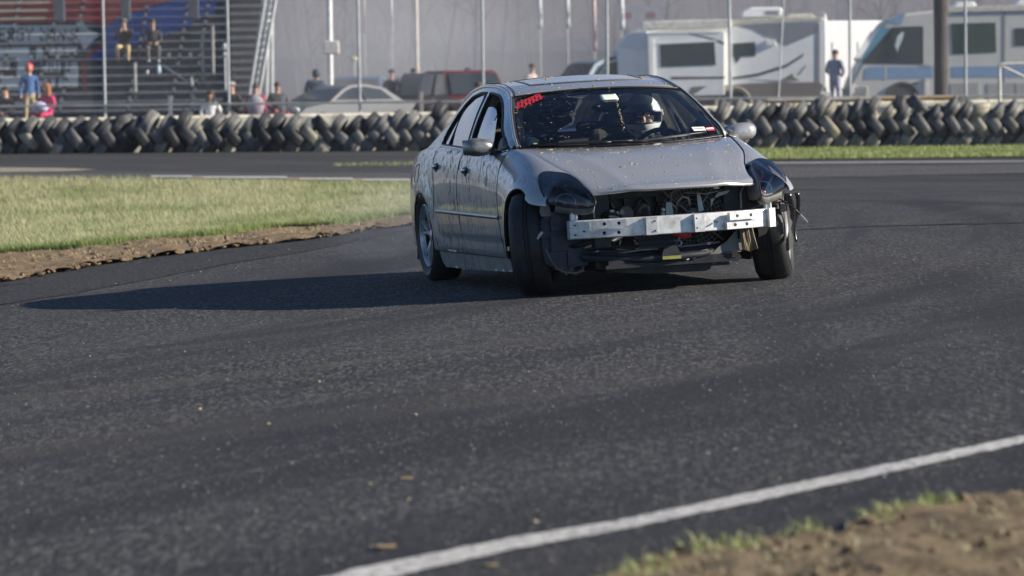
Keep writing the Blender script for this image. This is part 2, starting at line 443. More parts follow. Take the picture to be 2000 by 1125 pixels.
# clods
def clods(name, pts, smin, smax, mat, label):
    vs = []; fs = []
    ico = bmesh.new(); bmesh.ops.create_icosphere(ico, subdivisions=1, radius=1); base = np.array([v.co[:] for v in ico.verts]); F = [tuple(v.index for v in f.verts) for f in ico.faces]
    ico.free(); mb = MB()
    for x, y in pts:
        s = smin * (smax / smin) ** (random.random() ** 2)
        q = base * np.array([s*random.uniform(.7, 1.4), s*random.uniform(.7, 1.4), s*random.uniform(.4, .9)]) * (1 + rng.uniform(-.25, .25, (len(base), 1)))
        t = random.random() * 6.3; c, d = math.cos(t), math.sin(t)
        z = G(x, y) + .03
        mb.add([(x + p[0]*c - p[1]*d, y + p[0]*d + p[1]*c, z + p[2]) for p in q], F)
    return tag(mb.build(name, mat), label, kind='stuff')
def Gn(X, Y):
    sn = lambda e0, e1, x: (lambda t: t * t * (3 - 2 * t))(np.clip((x - e0) / (e1 - e0), 0, 1))
    return (CAMH + (-CAMH - NPL.x * np.clip(X, -14, 14)) / NPL.z) * (1 - sn(32, 58, Y)) + sn(50, 84, Y) * (.30 - .0085 * np.clip(X, -30, 30))
def between(l0, l1, n, pw=1.0, t0=0., t1=1.):
    """random ground points between two pixel polylines given as functions of pixel x"""
    f0 = lambda x: np.interp(x, [p[0] for p in l0], [p[1] for p in l0]); f1 = lambda x: np.interp(x, [p[0] for p in l1], [p[1] for p in l1])
    xa, xb = max(l0[0][0], l1[0][0]), min(l0[-1][0], l1[-1][0])
    x = rng.uniform(xa, xb, n); t = t0 + (t1 - t0) * rng.random(n) ** pw
    py = f0(x) * (1 - t) + f1(x) * t
    u = (x - 1000) / FPX; v = (562.5 - py) / FPX
    d = np.array(FWD)[None] + u[:, None] * np.array(CR)[None] + v[:, None] * np.array(CU)[None]
    s = np.full(n, 3.0); lo = np.full(n, 3.0); hi = np.full(n, 3.0); done = np.zeros(n, bool)
    for _ in range(500):
        f = CAMH + d[:, 2] * s - Gn(d[:, 0] * s, d[:, 1] * s); nd = (f <= 0) & ~done; hi[nd] = s[nd]; lo[nd] = s[nd] - .5; done |= nd
        if done.all(): break
        s = np.where(done, s, s + .5)
    for _ in range(22):
        mid = (lo + hi) / 2; f = CAMH + d[:, 2] * mid - Gn(d[:, 0] * mid, d[:, 1] * mid); lo = np.where(f > 0, mid, lo); hi = np.where(f > 0, hi, mid)
    return list(zip((d[:, 0] * hi).tolist(), (d[:, 1] * hi).tolist()))
chips('asphalt_grit', between([(-100, 560), (2100, 560)], [(-100, 425), (2100, 425)], 26000) + between([(-100, 1125), (2100, 1125)], [(-100, 560), (2100, 560)], 42000, .8), .0018, .0062, CHM, 'coarse grit of the asphalt surface')
clods('clods', between(near_edge, grass_edge, 2600, 1, -.03, 1.0), .008, .055, SOIL, 'loose clods of clay on the verge')
clods('track_debris', between([(-200, 640), (900, 470)], [(-200, 600), (900, 440)], 40) + [gp(random.uniform(0, 2000), random.uniform(560, 1125)) for _ in range(70)], .003, .009, pm('debris_tan', (.36, .30, .2), .9), 'small bits of straw and soil scattered on the asphalt')

def blade_mat(name, cols):
    m, nt, b = newmat(name); g = N(nt, 'ShaderNodeNewGeometry')
    r = g.outputs['Random Per Island']
    c = ramp(nt, r, [(i / (len(cols) - 1), c) for i, c in enumerate(cols)])
    v = coords(nt); n = noise(nt, v, .9, 3)
    c = mix(nt, ramp(nt, n, [(.4, 0.), (.65, .7)]), c, cols[-1])
    n2 = noise(nt, coords(nt, (1, .45, 1)), .55, 4, .65)
    c = mix(nt, ramp(nt, n2, [(.48, 0.), (.62, .65)]), c, (.19, .25, .085))
    nt.links.new(c, b.inputs['Base Color']); b.inputs['Roughness'].default_value = .6
    b.inputs['Specular IOR Level'].default_value = .25
    tr = N(nt, 'ShaderNodeBsdfTranslucent'); nt.links.new(c, tr.inputs[0]); ms = N(nt, 'ShaderNodeMixShader'); ms.inputs[0].default_value = .35
    out = nt.nodes['Material Output']; nt.links.new(b.outputs[0], ms.inputs[1]); nt.links.new(tr.outputs[0], ms.inputs[2]); nt.links.new(ms.outputs[0], out.inputs[0])
    return m
GRASS_DRY = blade_mat('dry_grass_blades', [(.42, .41, .24), (.68, .62, .45), (.30, .33, .16), (.56, .53, .35), (.44, .43, .26)])
GRASS_GRN = blade_mat('green_grass_blades', [(.12, .20, .05), (.20, .29, .08), (.34, .38, .15), (.15, .24, .06), (.36, .37, .18)])
def blades(name, pts, h, w, mat, label, lean=.5):
    n = len(pts); P = np.array(pts, float); z = Gn(P[:, 0], P[:, 1]) + .02
    H = h * rng.uniform(.45, 1.35, n); th = rng.uniform(0, 2*np.pi, n); ln = H * lean * rng.uniform(.1, 1.0, n); la = rng.normal(np.pi*.95, 1.2, n)
    W = w * rng.uniform(.6, 1.4, n)
    V = np.zeros((n, 5, 3)); dx = np.cos(th)*W/2; dy = np.sin(th)*W/2
    for k, (t, ww) in enumerate(((0, 1), (0, -1), (.55, .8), (.55, -.8), (1, 0))):
        V[:, k, 0] = P[:, 0] + dx*ww + np.cos(la)*ln*t*t; V[:, k, 1] = P[:, 1] + dy*ww + np.sin(la)*ln*t*t; V[:, k, 2] = z + H*t*(1-.25*t)
    me = bpy.data.meshes.new(name); me.vertices.add(n*5); me.vertices.foreach_set('co', V.ravel())
    tri = np.array([[0, 1, 3], [0, 3, 2], [2, 3, 4]]); L = (tri[None] + (np.arange(n)*5)[:, None, None]).reshape(-1)
    me.loops.add(len(L)); me.loops.foreach_set('vertex_index', L.astype(np.int32))
    me.polygons.add(n*3); me.polygons.foreach_set('loop_start', np.arange(0, len(L), 3, dtype=np.int32))
    me.update(calc_edges=True); me.materials.append(mat)
    return tag(link_mesh(name, me), label, kind='stuff')
blades('dry_grass', between(grass_edge, grass_far, 125000, 1.35, .0, 1.0), .125, .006, GRASS_DRY, 'long pale dry grass of the infield')
blades('green_grass', between(grass_edge, grass_far, 85000, 2.3, -.04, 1.0), .115, .007, GRASS_GRN, 'greener short grass along the verge of the infield')
blades('straw', between(near_edge, grass_edge, 1500, 1, .25, 1.0), .07, .008, GRASS_DRY, 'dry straw lying on the clay verge', 1.4)
# strip of grass in front of the tyre wall at the right, thin strip at the left
rs0 = [(1470, 313), (1700, 311), (2000, 307), (2300, 303)]; rs1 = [(1440, 295), (1700, 291), (2000, 287), (2300, 282)]
sheet('far_grass_ground', gps(rs0) + gps(rs1)[::-1], .02, SOIL2, .8, 'soil under the grass strip by the tyre wall')
blades('far_grass', between(rs0, rs1, 16000), .09, .02, GRASS_GRN, 'green grass strip in front of the tyre wall')
blades('thin_grass', between([(650, 327), (900, 324)], [(650, 321), (900, 317)], 420), .045, .02, GRASS_GRN, 'thin line of grass on the far asphalt left of the car')
# foreground verge bottom right
fe = [(1130, 1180), (1250, 1122), (1350, 1085), (1480, 1078), (1560, 1056), (1640, 1046), (1730, 1018), (1800, 1004), (1870, 986), (2000, 968), (2200, 920)]
def fl(x, y): return .02 + .035 * mnoise.noise(Vector((x*4, y*3, 0))) + .02 * mnoise.noise(Vector((x*15, y*12, 5)))
SOIL3 = soil_mat('foreground_soil', (.16, .12, .075), (.44, .345, .23), 14)
sheet('foreground_dirt', gps(fe) + gps([(2600, 1250), (1700, 1400), (1000, 1400)]), .004, SOIL3, .05, 'bare brown dirt at the near track edge', lump=fl, hx=.05)
fp = between(fe, [(1130, 1210), (1480, 1090), (2000, 975), (2200, 930)], 900, 1, -.1, 1.0)
fp = [p for p in fp if mnoise.noise(Vector((p[0]*5, p[1]*3, 9))) > -.05]
blades('foreground_weeds', fp, .045, .007, GRASS_GRN, 'green weeds at the near corner of the track', .9)
blades('foreground_straw', between(fe, [(1130, 1400), (2200, 1300)], 900), .03, .005, GRASS_DRY, 'dry straw on the dirt in the foreground', 2.0)
clods('foreground_clods', between(fe, [(1130, 1300), (2200, 1200)], 500), .004, .02, SOIL3, 'loose lumps of dirt in the foreground')

# ---------------------------------------------------------------- tyre wall
def tyre_prof(Rr, wd, ri):
    h = wd / 2
    return [(ri, -h*.55), (ri+.02, -h*.8), (ri+.07, -h*1.0), (Rr-.045, -h*.98), (Rr-.012, -h*.86), (Rr, -h*.6), (Rr+.002, -h*.16), (Rr-.008, -h*.13), (Rr-.008, -h*.05), (Rr+.002, -h*.02),
            (Rr+.002, h*.02), (Rr-.008, h*.05), (Rr-.008, h*.13), (Rr+.002, h*.16), (Rr, h*.6), (Rr-.012, h*.86), (Rr-.045, h*.98), (ri+.07, h*1.0), (ri+.02, h*.8), (ri, h*.55)]
def rubber(name, c, dust):
    m, nt, b = newmat(name); v = coords(nt); oi = N(nt, 'ShaderNodeObjectInfo')
    n = noise(nt, v, 5, 5, .65)
    k = math_(nt, 'ADD', math_(nt, 'MULTIPLY', oi.outputs['Random'], .3), -.15)
    f = math_(nt, 'ADD', n, k)
    col = mix(nt, ramp(nt, f, [(.3, 0.), (.75, 1.)]), c, dust)
    nt.links.new(col, b.inputs['Base Color']); b.inputs['Roughness'].default_value = .6
    bump(nt, b, noise(nt, v, 40, 3), .3, .01); return m
RUB = [('black', rubber('black_rubber', (.014, .016, .020), (.065, .067, .072))), ('grey', rubber('grey_rubber', (.065, .066, .068), (.22, .215, .20))), ('pale dusty', rubber('dusty_rubber', (.20, .185, .14), (.46, .42, .32)))]
TM = []
for tone, mt in RUB:
    for (rr, wd) in ((.345, .25), (.335, .275), (.36, .265)):
        mb = MB(); mb.lathe(tyre_prof(rr, wd, .2), (0, 0, 0), (0, 0, 1), 26)
        o = mb.build('tyre', mt, smooth=50); TM.append((tone, o.data)); bpy.data.objects.remove(o)
def ordn(n): return '%d%s' % (n, 'th' if 10 <= n % 100 <= 20 else {1: 'st', 2: 'nd', 3: 'rd'}.get(n % 10, 'th'))
def put_tyre(x, y, z, axis, label, tone=None):
    c = [t for t in TM if t[0] == tone] if tone else TM
    t = random.choice(c)
    o = link_mesh('tyre', t[1]); o.location = (x, y, z); o.scale = (random.uniform(.92, 1.06),) * 3
    q = Vector(axis).to_track_quat('Z', 'Y'); o.rotation_euler = q.to_euler()
    tag(o, label, 'tyre', 'old tyres stacked in the tyre wall'); return t[0]
YW = 84.0
rows = [('bottom', .14, 1, 34), ('middle', .36, -1, 37), ('top', .60, 1, 36)]
for name, zc, sgn, lean in rows:
    k = 0; x = -14.0
    while x < 13.4:
        k += 1
        px = 1000 + x * FPX / YW
        pale = {'bottom': .42 if px > 760 else .08, 'middle': .12 if px > 1300 else .06, 'top': .16 if px > 1300 else .08}[name]
        tone = 'pale dusty' if random.random() < pale else random.choice(['black', 'grey', 'grey', 'grey', 'grey'] if px > 700 else ['black', 'black', 'black', 'grey', 'grey'])
        ang = R(lean + random.uniform(-10, 10)) * sgn
        if name == 'top' and 560 < px < 870 and random.random() < .3: ang *= -1
        drop = -.04 if px > 1880 and name == 'top' else 0
        z = G(x, YW) + zc * (1 + .38 * sm(2.6, 6.0, x)) + drop + random.uniform(-.04, .04) + (random.choice([0, 0, 0, .07, -.06]) if name == 'top' else 0)
        yy = YW + {'bottom': .10, 'middle': 0, 'top': .06}[name] + random.uniform(-.05, .05)
        d = 'right' if ang > 0 else 'left'
        # disc plane contains y and (sin ang, 0, cos ang); axis is perpendicular to it
        put_tyre(x, yy, z, (math.cos(ang), random.uniform(-.12, .06), -math.sin(ang)),
                 f'{tone} tyre leaning {d}, {ordn(k)} from left in {name} row of tyre wall', tone)
        x += .375 + random.uniform(-.045, .045)
for px, py, ang, lab, tone in ((235, 232, 70, 'black tyre lying loose on top of the wall left of the middle fence posts', 'black'), (855, 215, 25, 'large black tyre standing proud of the wall just left of the silver car', 'black'),
        (1755, 203, 12, 'black tyre standing upright on the wall below the motorhome wheel', 'black'), (1866, 205, 40, 'tall black tyre leaning on the wall by the brown utility pole', 'black'),
        (1795, 200, -40, 'grey tyre tilted left on the wall between the two upright tyres', 'grey'), (1912, 222, 86, 'pale flat tyre lying on the wall right of the utility pole', 'pale dusty'),
        (1908, 208, 80, 'second pale tyre lying flat right of the utility pole, on top of another', 'pale dusty'), (1600, 205, 30, 'grey tyre on the wall below the rear corner of the camper', 'grey')):
    p = at(px, py, YW + .1); a = R(ang)
    put_tyre(p.x, p.y, p.z - .1, (math.cos(a), -.1, -math.sin(a)), lab, tone)

# ---------------------------------------------------------------- concrete wall, fence, raised ground behind

mb = MB(); gy2 = [87.2, 95, 110, 130, 160, 200, 260, 340]
tag(MB().add([(x, y, tz(x) + (y - 87.2) * .002) for y in gy2 for x in (-300, -40, -14, 0, 8, 40, 300)], [(j*7+i, j*7+i+1, j*7+i+8, j*7+i+7) for j in range(7) for i in range(6)]).build('paddock_ground', soil_mat('gravel_lot', (.12, .11, .095), (.22, .2, .17), 2)), 'gravel paddock behind the concrete wall', kind='structure')
CONC = pm('pale_concrete', (.84, .78, .62), .85, var=.2, scale=2.5, bmp=.3, bscale=30, dirt=(.22, .2, .16), dscale=2)
wall = empty('concrete_wall', (0, 86.6, 0), label='low pale concrete wall running behind the tyres under the fence', cat='wall')
x = -60.0; i = 0
while x < 60:
    z0 = -.3; z1 = 1.27 + .08 * sm(1, 6, x) + random.uniform(-.01, .01)
    mb = MB(); mb.prism([(-.46, z0), (.3, z0), (.3, z1), (-.12, z1), (-.18, z1 - .05)], (x, 0, 0), (0, 1, 0), (0, 0, 1), (2.97, 0, 0)); mb.build('wall_block', CONC, wall); x += 3.0
GALV = pm('galvanised_steel', (.42, .43, .44), .45, metal=.6, var=.15, scale=3)
fence = empty('chain_link_fence', (0, 86.6, 0), label='tall chain link fence on steel posts behind the tyre wall', cat='fence')
FT = 5.6
mesh0 = None
for px in (-280, -38, 205, 447, 703, 944, 1186, 1427, 1660, 1886, 2130, 2370):
    p = at(px, 200, 86.6); mb = MB(); mb.cyl((p.x, 0, .9), (p.x + random.uniform(-.03, .05), 0, FT), .036, n=10); mb.ell((p.x, 0, FT), (.05, .05, .05), 8, 6)
    mb.build('post', GALV, fence, smooth=50)
for zz, rr in ((FT - .05, .024), (1.53, .03)):
    mb = MB(); mb.cyl((-24, -.06, zz + .1), (20, -.06, zz - .12), rr, n=8); mb.build('rail', GALV, fence, smooth=60)
for a, c in ((1520, 1516),):
    p = at(1535, 0, 86.7); q = at(1520, 190, 86.7); mb = MB(); mb.cyl((p.x, 0, p.z + 1), (q.x, 0, q.z), .022, n=6); mb.build('brace', GALV, fence)
mb = MB(); pitch = .075; z0, z1 = 1.3, FT
x = -22.0
while x < 19:
    for s in (1, -1):
        a = Vector((x, -.03 * s * .3, z0)); c = Vector((x + s * (z1 - z0), -.03 * s * .3, z1)); r = .0021
        n = len(mb.v); mb.v += [tuple(a + Vector((r, 0, 0))), tuple(a + Vector((-r, 0, 0))), tuple(a + Vector((0, -r*1.5, 0))), tuple(c + Vector((r, 0, 0))), tuple(c + Vector((-r, 0, 0))), tuple(c + Vector((0, -r*1.5, 0)))]
        mb.f += [(n, n+2, n+5, n+3), (n+2, n+1, n+4, n+5), (n+1, n, n+3, n+4)]; mb.m += [0]*3
    x += pitch
tag(mb.build('wire_mesh', GALV, fence), kind='stuff')
p = at(660, 200, 86.6)
# short posts standing in front of the spectators
for px, py, lab in ((332, 205, 'short grey steel post below the seated spectators'), (553, 203, 'short pale post beside the curly haired spectator'), (823, 208, 'short pale wooden post left of the red vehicle')):
    p = at(px, py, 88.0); mb = MB(); mb.box((0, 0, .45), (.09, .09, 1.3)); mb.box((0, 0, 1.12), (.12, .12, .03))
    o = mb.build('short_post', GALV if px != 823 else pm('pale_wood', (.45, .42, .36), .8), bevel=.005); o.location = (p.x, 88, TZ); tag(o, lab, 'post')
# pipe barrier to the right of the camper
p0 = at(1498, 197, 86.3); p1 = at(1710, 193, 86.3)
mb = MB(); mb.cyl((p0.x, 86.3, p0.z), (p1.x, 86.3, p1.z), .05, n=10); mb.cyl((p1.x + .02, 86.3, p1.z), (at(1880, 190, 86.3).x, 86.3, at(1880, 190, 86.3).z), .045, n=10, mi=1)
for k in range(5):
    q = p0.lerp(p1, k / 4); mb.cyl((q.x, 86.3, .2), (q.x, 86.3, q.z), .03, n=8)
tag(mb.build('pipe_barrier', [pm('weathered_pipe', (.42, .40, .33), .6, dirt=(.35, .2, .08)), pm('rusty_pipe', (.42, .27, .13), .8)], smooth=50), 'weathered pale pipe rail with a rusty end above the tyres at the right', 'barrier')
mb = MB(); WP = pm('white_pipe', (.62, .6, .56), .5)
a = at(1952, 125, 85.6); c = at(1955, 215, 85.6)
fr = empty('gate_frame', (a.x, 85.6, 0), label='white tubular gate frame with a diagonal brace at the right edge', cat='gate')
def pipe(name, A, B, r=.04): 
    mb = MB(); mb.cyl((A[0]-a.x, 0, A[1]), (B[0]-a.x, 0, B[1]), r, n=10); mb.build(name, WP, fr, smooth=50)
pipe('post', (a.x, a.z), (a.x, .4)); pipe('top_rail', (a.x + .04, a.z - .01), (a.x + 3.2, a.z + .04)); pipe('brace', (a.x + .05, a.z - .05), (a.x + 2.6, .9), .035); pipe('post', (a.x + 3.2, a.z + .08), (a.x + 3.2, .4))

LEAF = pm('dead_leaf', (.34, .25, .14), .9, var=.3)
for px, py, sz, lab in ((750, 1073, .030, 'tan dead leaf on the asphalt near the bottom edge, left of centre'), (792, 938, .022, 'small tan straw scrap lying mid track above the dead leaf'), (958, 1108, .018, 'small curled brown leaf beside the white line at the bottom')):
    x, y = gp(px, py); mb = MB()
    mb.grid(lambda u, v: ((u - .5) * 2 * sz, (v - .5) * 2 * sz * .9 * math.sin(math.pi * (.08 + .84 * u)), .004 + .35 * sz * (abs(v - .5) + .4 * abs(u - .5))), 8, 4)
    o = mb.build('dead_leaf', LEAF, smooth=180, solid=.0008); o.location = (x, y, G(x, y)); o.rotation_euler = (0, 0, random.uniform(-.4, .4)); tag(o, lab, 'leaf')
# ---------------------------------------------------------------- the silver car (frame: x forward from the front axle, y to the car's left, z up)
YAW = R(13.0)
CARM = RT @ Matrix.Translation((0.897, 22.0, 0)) @ Matrix.Rotation(YAW - math.pi/2, 4, 'Z')
car = empty('silver_sedan', mat=CARM, label='silver four door drift sedan with its front bumper missing, splashed with mud', cat='car')

def paint_mat():
    m, nt, b = newmat('silver_paint'); v = coords(nt)
    base = (.55, .545, .535)
    fl = noise(nt, v, 900, 2, .5)
    c = mix(nt, ramp(nt, fl, [(.3, 0.), (.7, 1.)]), tuple(x*.9 for x in base), tuple(min(1, x*1.08) for x in base))
    sep = N(nt, 'ShaderNodeSeparateXYZ'); nt.links.new(v, sep.inputs[0])
    X, Y, Z = sep.outputs
    # how far down the flank and whether on the right hand side
    low = ramp(nt, Z, [(.10, 1.), (.215, .95), (.26, .60), (.60, .45), (.72, .12), (.92, .0)])
    side = ramp(nt, math_(nt, 'MULTIPLY', math_(nt, 'ABSOLUTE', Y), 1.0), [(.60, 0.), (.80, 1.)])
    dirt_refl = math_(nt, 'MULTIPLY', math_(nt, 'MULTIPLY', low, side), ramp(nt, noise(nt, v, 6, 6, .7), [(.25, .35), (.75, 1.)]))  # road dirt, with the ground's brown reflection painted into the lower flank
    # thin thrown streaks of mud: stretched along a slant
    st = coords2(nt, (0, R(28), 0), (7, 7, 1.5))
    s1 = ramp(nt, noise(nt, st, 5.5, 3, .5), [(.60, 0.), (.625, 1.)])
    st2 = coords2(nt, (0, R(20), 0), (17, 17, 2.6))
    s2 = ramp(nt, noise(nt, st2, 5.0, 2, .5), [(.595, 0.), (.62, 1.)])
    st3 = coords2(nt, (0, R(-38), 0), (5, 5, 1.5))
    s3 = ramp(nt, noise(nt, st3, 7.0, 3, .6), [(.63, 0.), (.66, 1.)])
    patch = ramp(nt, noise(nt, v, 2.3, 3), [(.30, .1), (.52, 1.)])
    zone = math_(nt, 'MULTIPLY', ramp(nt, X, [(.0, 0.), (.001, 0.)]), 0)
    rear = N(nt, 'ShaderNodeMapRange'); rear.inputs[1].default_value = .2; rear.inputs[2].default_value = -1.4; nt.links.new(X, rear.inputs[0])
    streak = math_(nt, 'MULTIPLY', math_(nt, 'MAXIMUM', math_(nt, 'MAXIMUM', s1, s2), s3), math_(nt, 'MULTIPLY', patch, math_(nt, 'MULTIPLY', side, math_(nt, 'ADD', math_(nt, 'MULTIPLY', rear.outputs[0], .75), .25))))
    fine = math_(nt, 'MULTIPLY', ramp(nt, noise(nt, v, 46, 2, .5), [(.70, 0.), (.73, 1.)]), .6)
    streak = math_(nt, 'MAXIMUM', streak, math_(nt, 'MULTIPLY', fine, math_(nt, 'MULTIPLY', side, patch)))
    c = mix(nt, math_(nt, 'MULTIPLY', dirt_refl, .85), c, (.105, .098, .080))
    c = mix(nt, math_(nt, 'MULTIPLY', streak, .8), c, (.030, .027, .022))
    nt.links.new(c, b.inputs['Base Color'])
    dirt = math_(nt, 'MAXIMUM', math_(nt, 'MULTIPLY', dirt_refl, .7), streak, True)
    nt.links.new(math_(nt, 'SUBTRACT', .52, math_(nt, 'MULTIPLY', dirt, .6), True), b.inputs['Metallic'])
    nt.links.new(math_(nt, 'ADD', .24, math_(nt, 'MULTIPLY', dirt, .5)), b.inputs['Roughness'])
    nt.links.new(math_(nt, 'SUBTRACT', .9, math_(nt, 'MULTIPLY', dirt, 1.0), True), b.inputs['Coat Weight'])
    b.inputs['Coat Roughness'].default_value = .05
    return m
PAINT = paint_mat()
BLK = pm('black_plastic', (.008, .008, .009), .42, var=.3, dirt=(.035, .032, .028), dscale=9)
BLUEBLK = pm('dark_structure_metal', (.012, .015, .024), .5, metal=.2, var=.35, dirt=(.04, .042, .045), dscale=14)
RUBBERSEAL = pm('rubber_seal', (.010, .010, .011), .5)
INT = pm('dark_interior', (.018, .018, .02), .8, bmp=.3)
BEIGE = pm('beige_interior_trim', (.30, .28, .22), .8)
CHROME = pm('chrome_trim', (.62, .62, .62), .16, metal=1, var=.06)
ALU = pm('bare_aluminium', (.76, .76, .76), .36, metal=.4, var=.1, scale=9, dirt=(.36, .35, .32), dscale=17)
ALUD = pm('dull_metal', (.34, .34, .34), .45, metal=.7, var=.2)
MUD = pm('dried_mud', (.36, .29, .19), .95, var=.3)
def glass_mat(name, tint, alpha, rough=.02, grime=.0):
    m, nt, b = newmat(name); nt.nodes.remove(b); v = coords(nt)
    tr = N(nt, 'ShaderNodeBsdfTransparent'); tr.inputs[0].default_value = (*tint, 1)
    gl = N(nt, 'ShaderNodeBsdfGlossy'); gl.inputs['Roughness'].default_value = rough; gl.inputs[0].default_value = (.95, .97, 1, 1)
    fr = N(nt, 'ShaderNodeFresnel'); fr.inputs[0].default_value = 1.55
    ms = N(nt, 'ShaderNodeMixShader'); f = math_(nt, 'ADD', math_(nt, 'MULTIPLY', fr.outputs[0], 1.0), alpha, True)
    nt.links.new(f, ms.inputs[0]); nt.links.new(tr.outputs[0], ms.inputs[1]); nt.links.new(gl.outputs[0], ms.inputs[2]); o = ms.outputs[0]
    if grime:
        df = N(nt, 'ShaderNodeBsdfDiffuse'); df.inputs[0].default_value = (.42, .40, .34, 1)
        sp = ramp(nt, noise(nt, coords(nt, (2, 2, 7), (R(35), 0, 0)), 9, 4, .7), [(.60, 0.), (.80, 1.)])
        sp2 = ramp(nt, noise(nt, v, 45, 2, .5), [(.70, 0.), (.74, 1.)])
        sep = N(nt, 'ShaderNodeSeparateXYZ'); nt.links.new(v, sep.inputs[0])
        yr = N(nt, 'ShaderNodeMapRange'); yr.inputs[1].default_value = .35; yr.inputs[2].default_value = -.5; nt.links.new(sep.outputs[1], yr.inputs[0])
        g = math_(nt, 'MULTIPLY', math_(nt, 'ADD', math_(nt, 'MULTIPLY', sp, .5), sp2, True), math_(nt, 'MULTIPLY', yr.outputs[0], grime))
        m2 = N(nt, 'ShaderNodeMixShader'); nt.links.new(g, m2.inputs[0]); nt.links.new(o, m2.inputs[1]); nt.links.new(df.outputs[0], m2.inputs[2]); o = m2.outputs[0]
    nt.links.new(o, nt.nodes['Material Output'].inputs[0]); return m
WSGLASS = glass_mat('windshield_glass', (.90, .94, .95), .0, .02, .75)
SIDEGLASS = glass_mat('side_glass', (.22, .25, .27), .36, .03)
LENS = glass_mat('smoked_lens', (.74, .74, .80), .0, .03, .12)

# --- shape functions
ZW = .56
Wf = spl([.66, .55, .45, .36, .25, .12, 0, -.25, -.6, -1.5, -2.2, -2.6, -2.9, -3.2, -3.5, -3.75, -3.92], [.62, .735, .795, .838, .866, .882, .886, .878, .872, .875, .873, .880, .882, .868, .835, .775, .69])
Eyf = spl([.60, .45, .25, .10, 0, -.3, -.5, -.75, -1.0, -1.5, -2.2, -2.6, -2.9, -3.3, -3.7, -3.92], [.545, .545, .575, .625, .652, .690, .722, .762, .785, .795, .785, .765, .745, .72, .68, .62])
Ezf = spl([.60, .45, .25, .10, 0, -.3, -.5, -.75, -1.0, -1.5, -2.2, -2.6, -2.9, -3.3, -3.7, -3.92], [.632, .678, .750, .800, .832, .900, .922, .902, .905, .915, .938, .948, .950, .935, .905, .86])
def Slow(x, z):
    """half width below the widest line"""
    wv = Wf(x); t = (ZW - z)
    y = wv - .03 * (t / .45) ** 2
    if z < .235: y -= .018 * sm(.235, .215, z)
    # crease in the doors
    if -2.3 < x < -.3: y -= .010 * sm(.36, .33, z) * sm(-.3, -.5, x)
    return y
def Sp(x, s, off=0.0):
    """point on the flank; s 0 = top edge, 1 = widest, 2 = z .10"""
    W_ = Wf(x); ey = Eyf(x); ez = Ezf(x)
    if s <= 1:
        p = 1.0; th = s * math.pi / 2
        # shoulder: superellipse, flatter below the belt in the cabin
        k = sm(-.2, -.7, x) - sm(-3.0, -3.6, x) * .5
        ex = 2 / (2 + .35 * k)
        y = ey + (W_ - ey) * math.sin(th) ** ex; z = ZW + (ez - ZW) * math.cos(th) ** (ex if k < .01 else 1.0)
        fl = 0
        for cx_, cz_ in ((.06, .335), (-2.86, .30)):
            d = math.hypot(x - cx_, z - cz_); fl += .014 * sm(.47, .36, d)
        y += fl
    else:
        z = ZW - (s - 1) * (ZW - .10); y = Slow(x, z)
        for cx_, cz_ in ((.06, .335), (-2.86, .30)):
            d = math.hypot(x - cx_, z - cz_); y += .014 * sm(.47, .36, d)
    return Vector((x, y + off, z))
def s_of(x, z):
    if z == 'T': return 0.0
    if z <= ZW: return 1 + (ZW - z) / (ZW - .10)
    ez = Ezf(x); return math.acos(min(1, max(0, (z - ZW) / (ez - ZW)))) * 2 / math.pi
def flank(name, poly, side, mat=PAINT, h=.045, off=0, solid=.012, holes=(), parent=None, label=None, gap=.0025):
    ps = [(x, s_of(x, z)) for x, z in poly]
    P, T = cdt(ps, [[(x, s_of(x, z)) for x, z in q] for q in holes], h, .05)
    mb = MB(); vs = []
    for x, s in P:
        p = Sp(x, max(0, s), off); p.y = p.y * side + .012 * sm(-.2, .5, x); vs.append(p)
    mb.add(vs, [t if side < 0 else t[::-1] for t in T])
    # (x, s) -> orientation: make the normal point outwards
    o = mb.build(name, mat, parent or car, smooth=180)
    me = o.data; k = sum(1 for f in me.polygons if f.normal.y * side > 0)
    if k < len(me.polygons) / 2: me.flip_normals()
    if solid: md = o.modifiers.new('solid', 'SOLIDIFY'); md.thickness = solid; md.offset = -1; md.use_rim = False
    return tag(o, label)
def arc(cx_, cz_, r, a0, a1, n=14, rz=None):
    return [(cx_ + r * math.cos(R(a0 + (a1 - a0) * i / n)), cz_ + (rz or r) * math.sin(R(a0 + (a1 - a0) * i / n))) for i in range(n + 1)]
FA = (.06, .335, .345); RA = (-2.86, .285, .345)
g_ = .0035
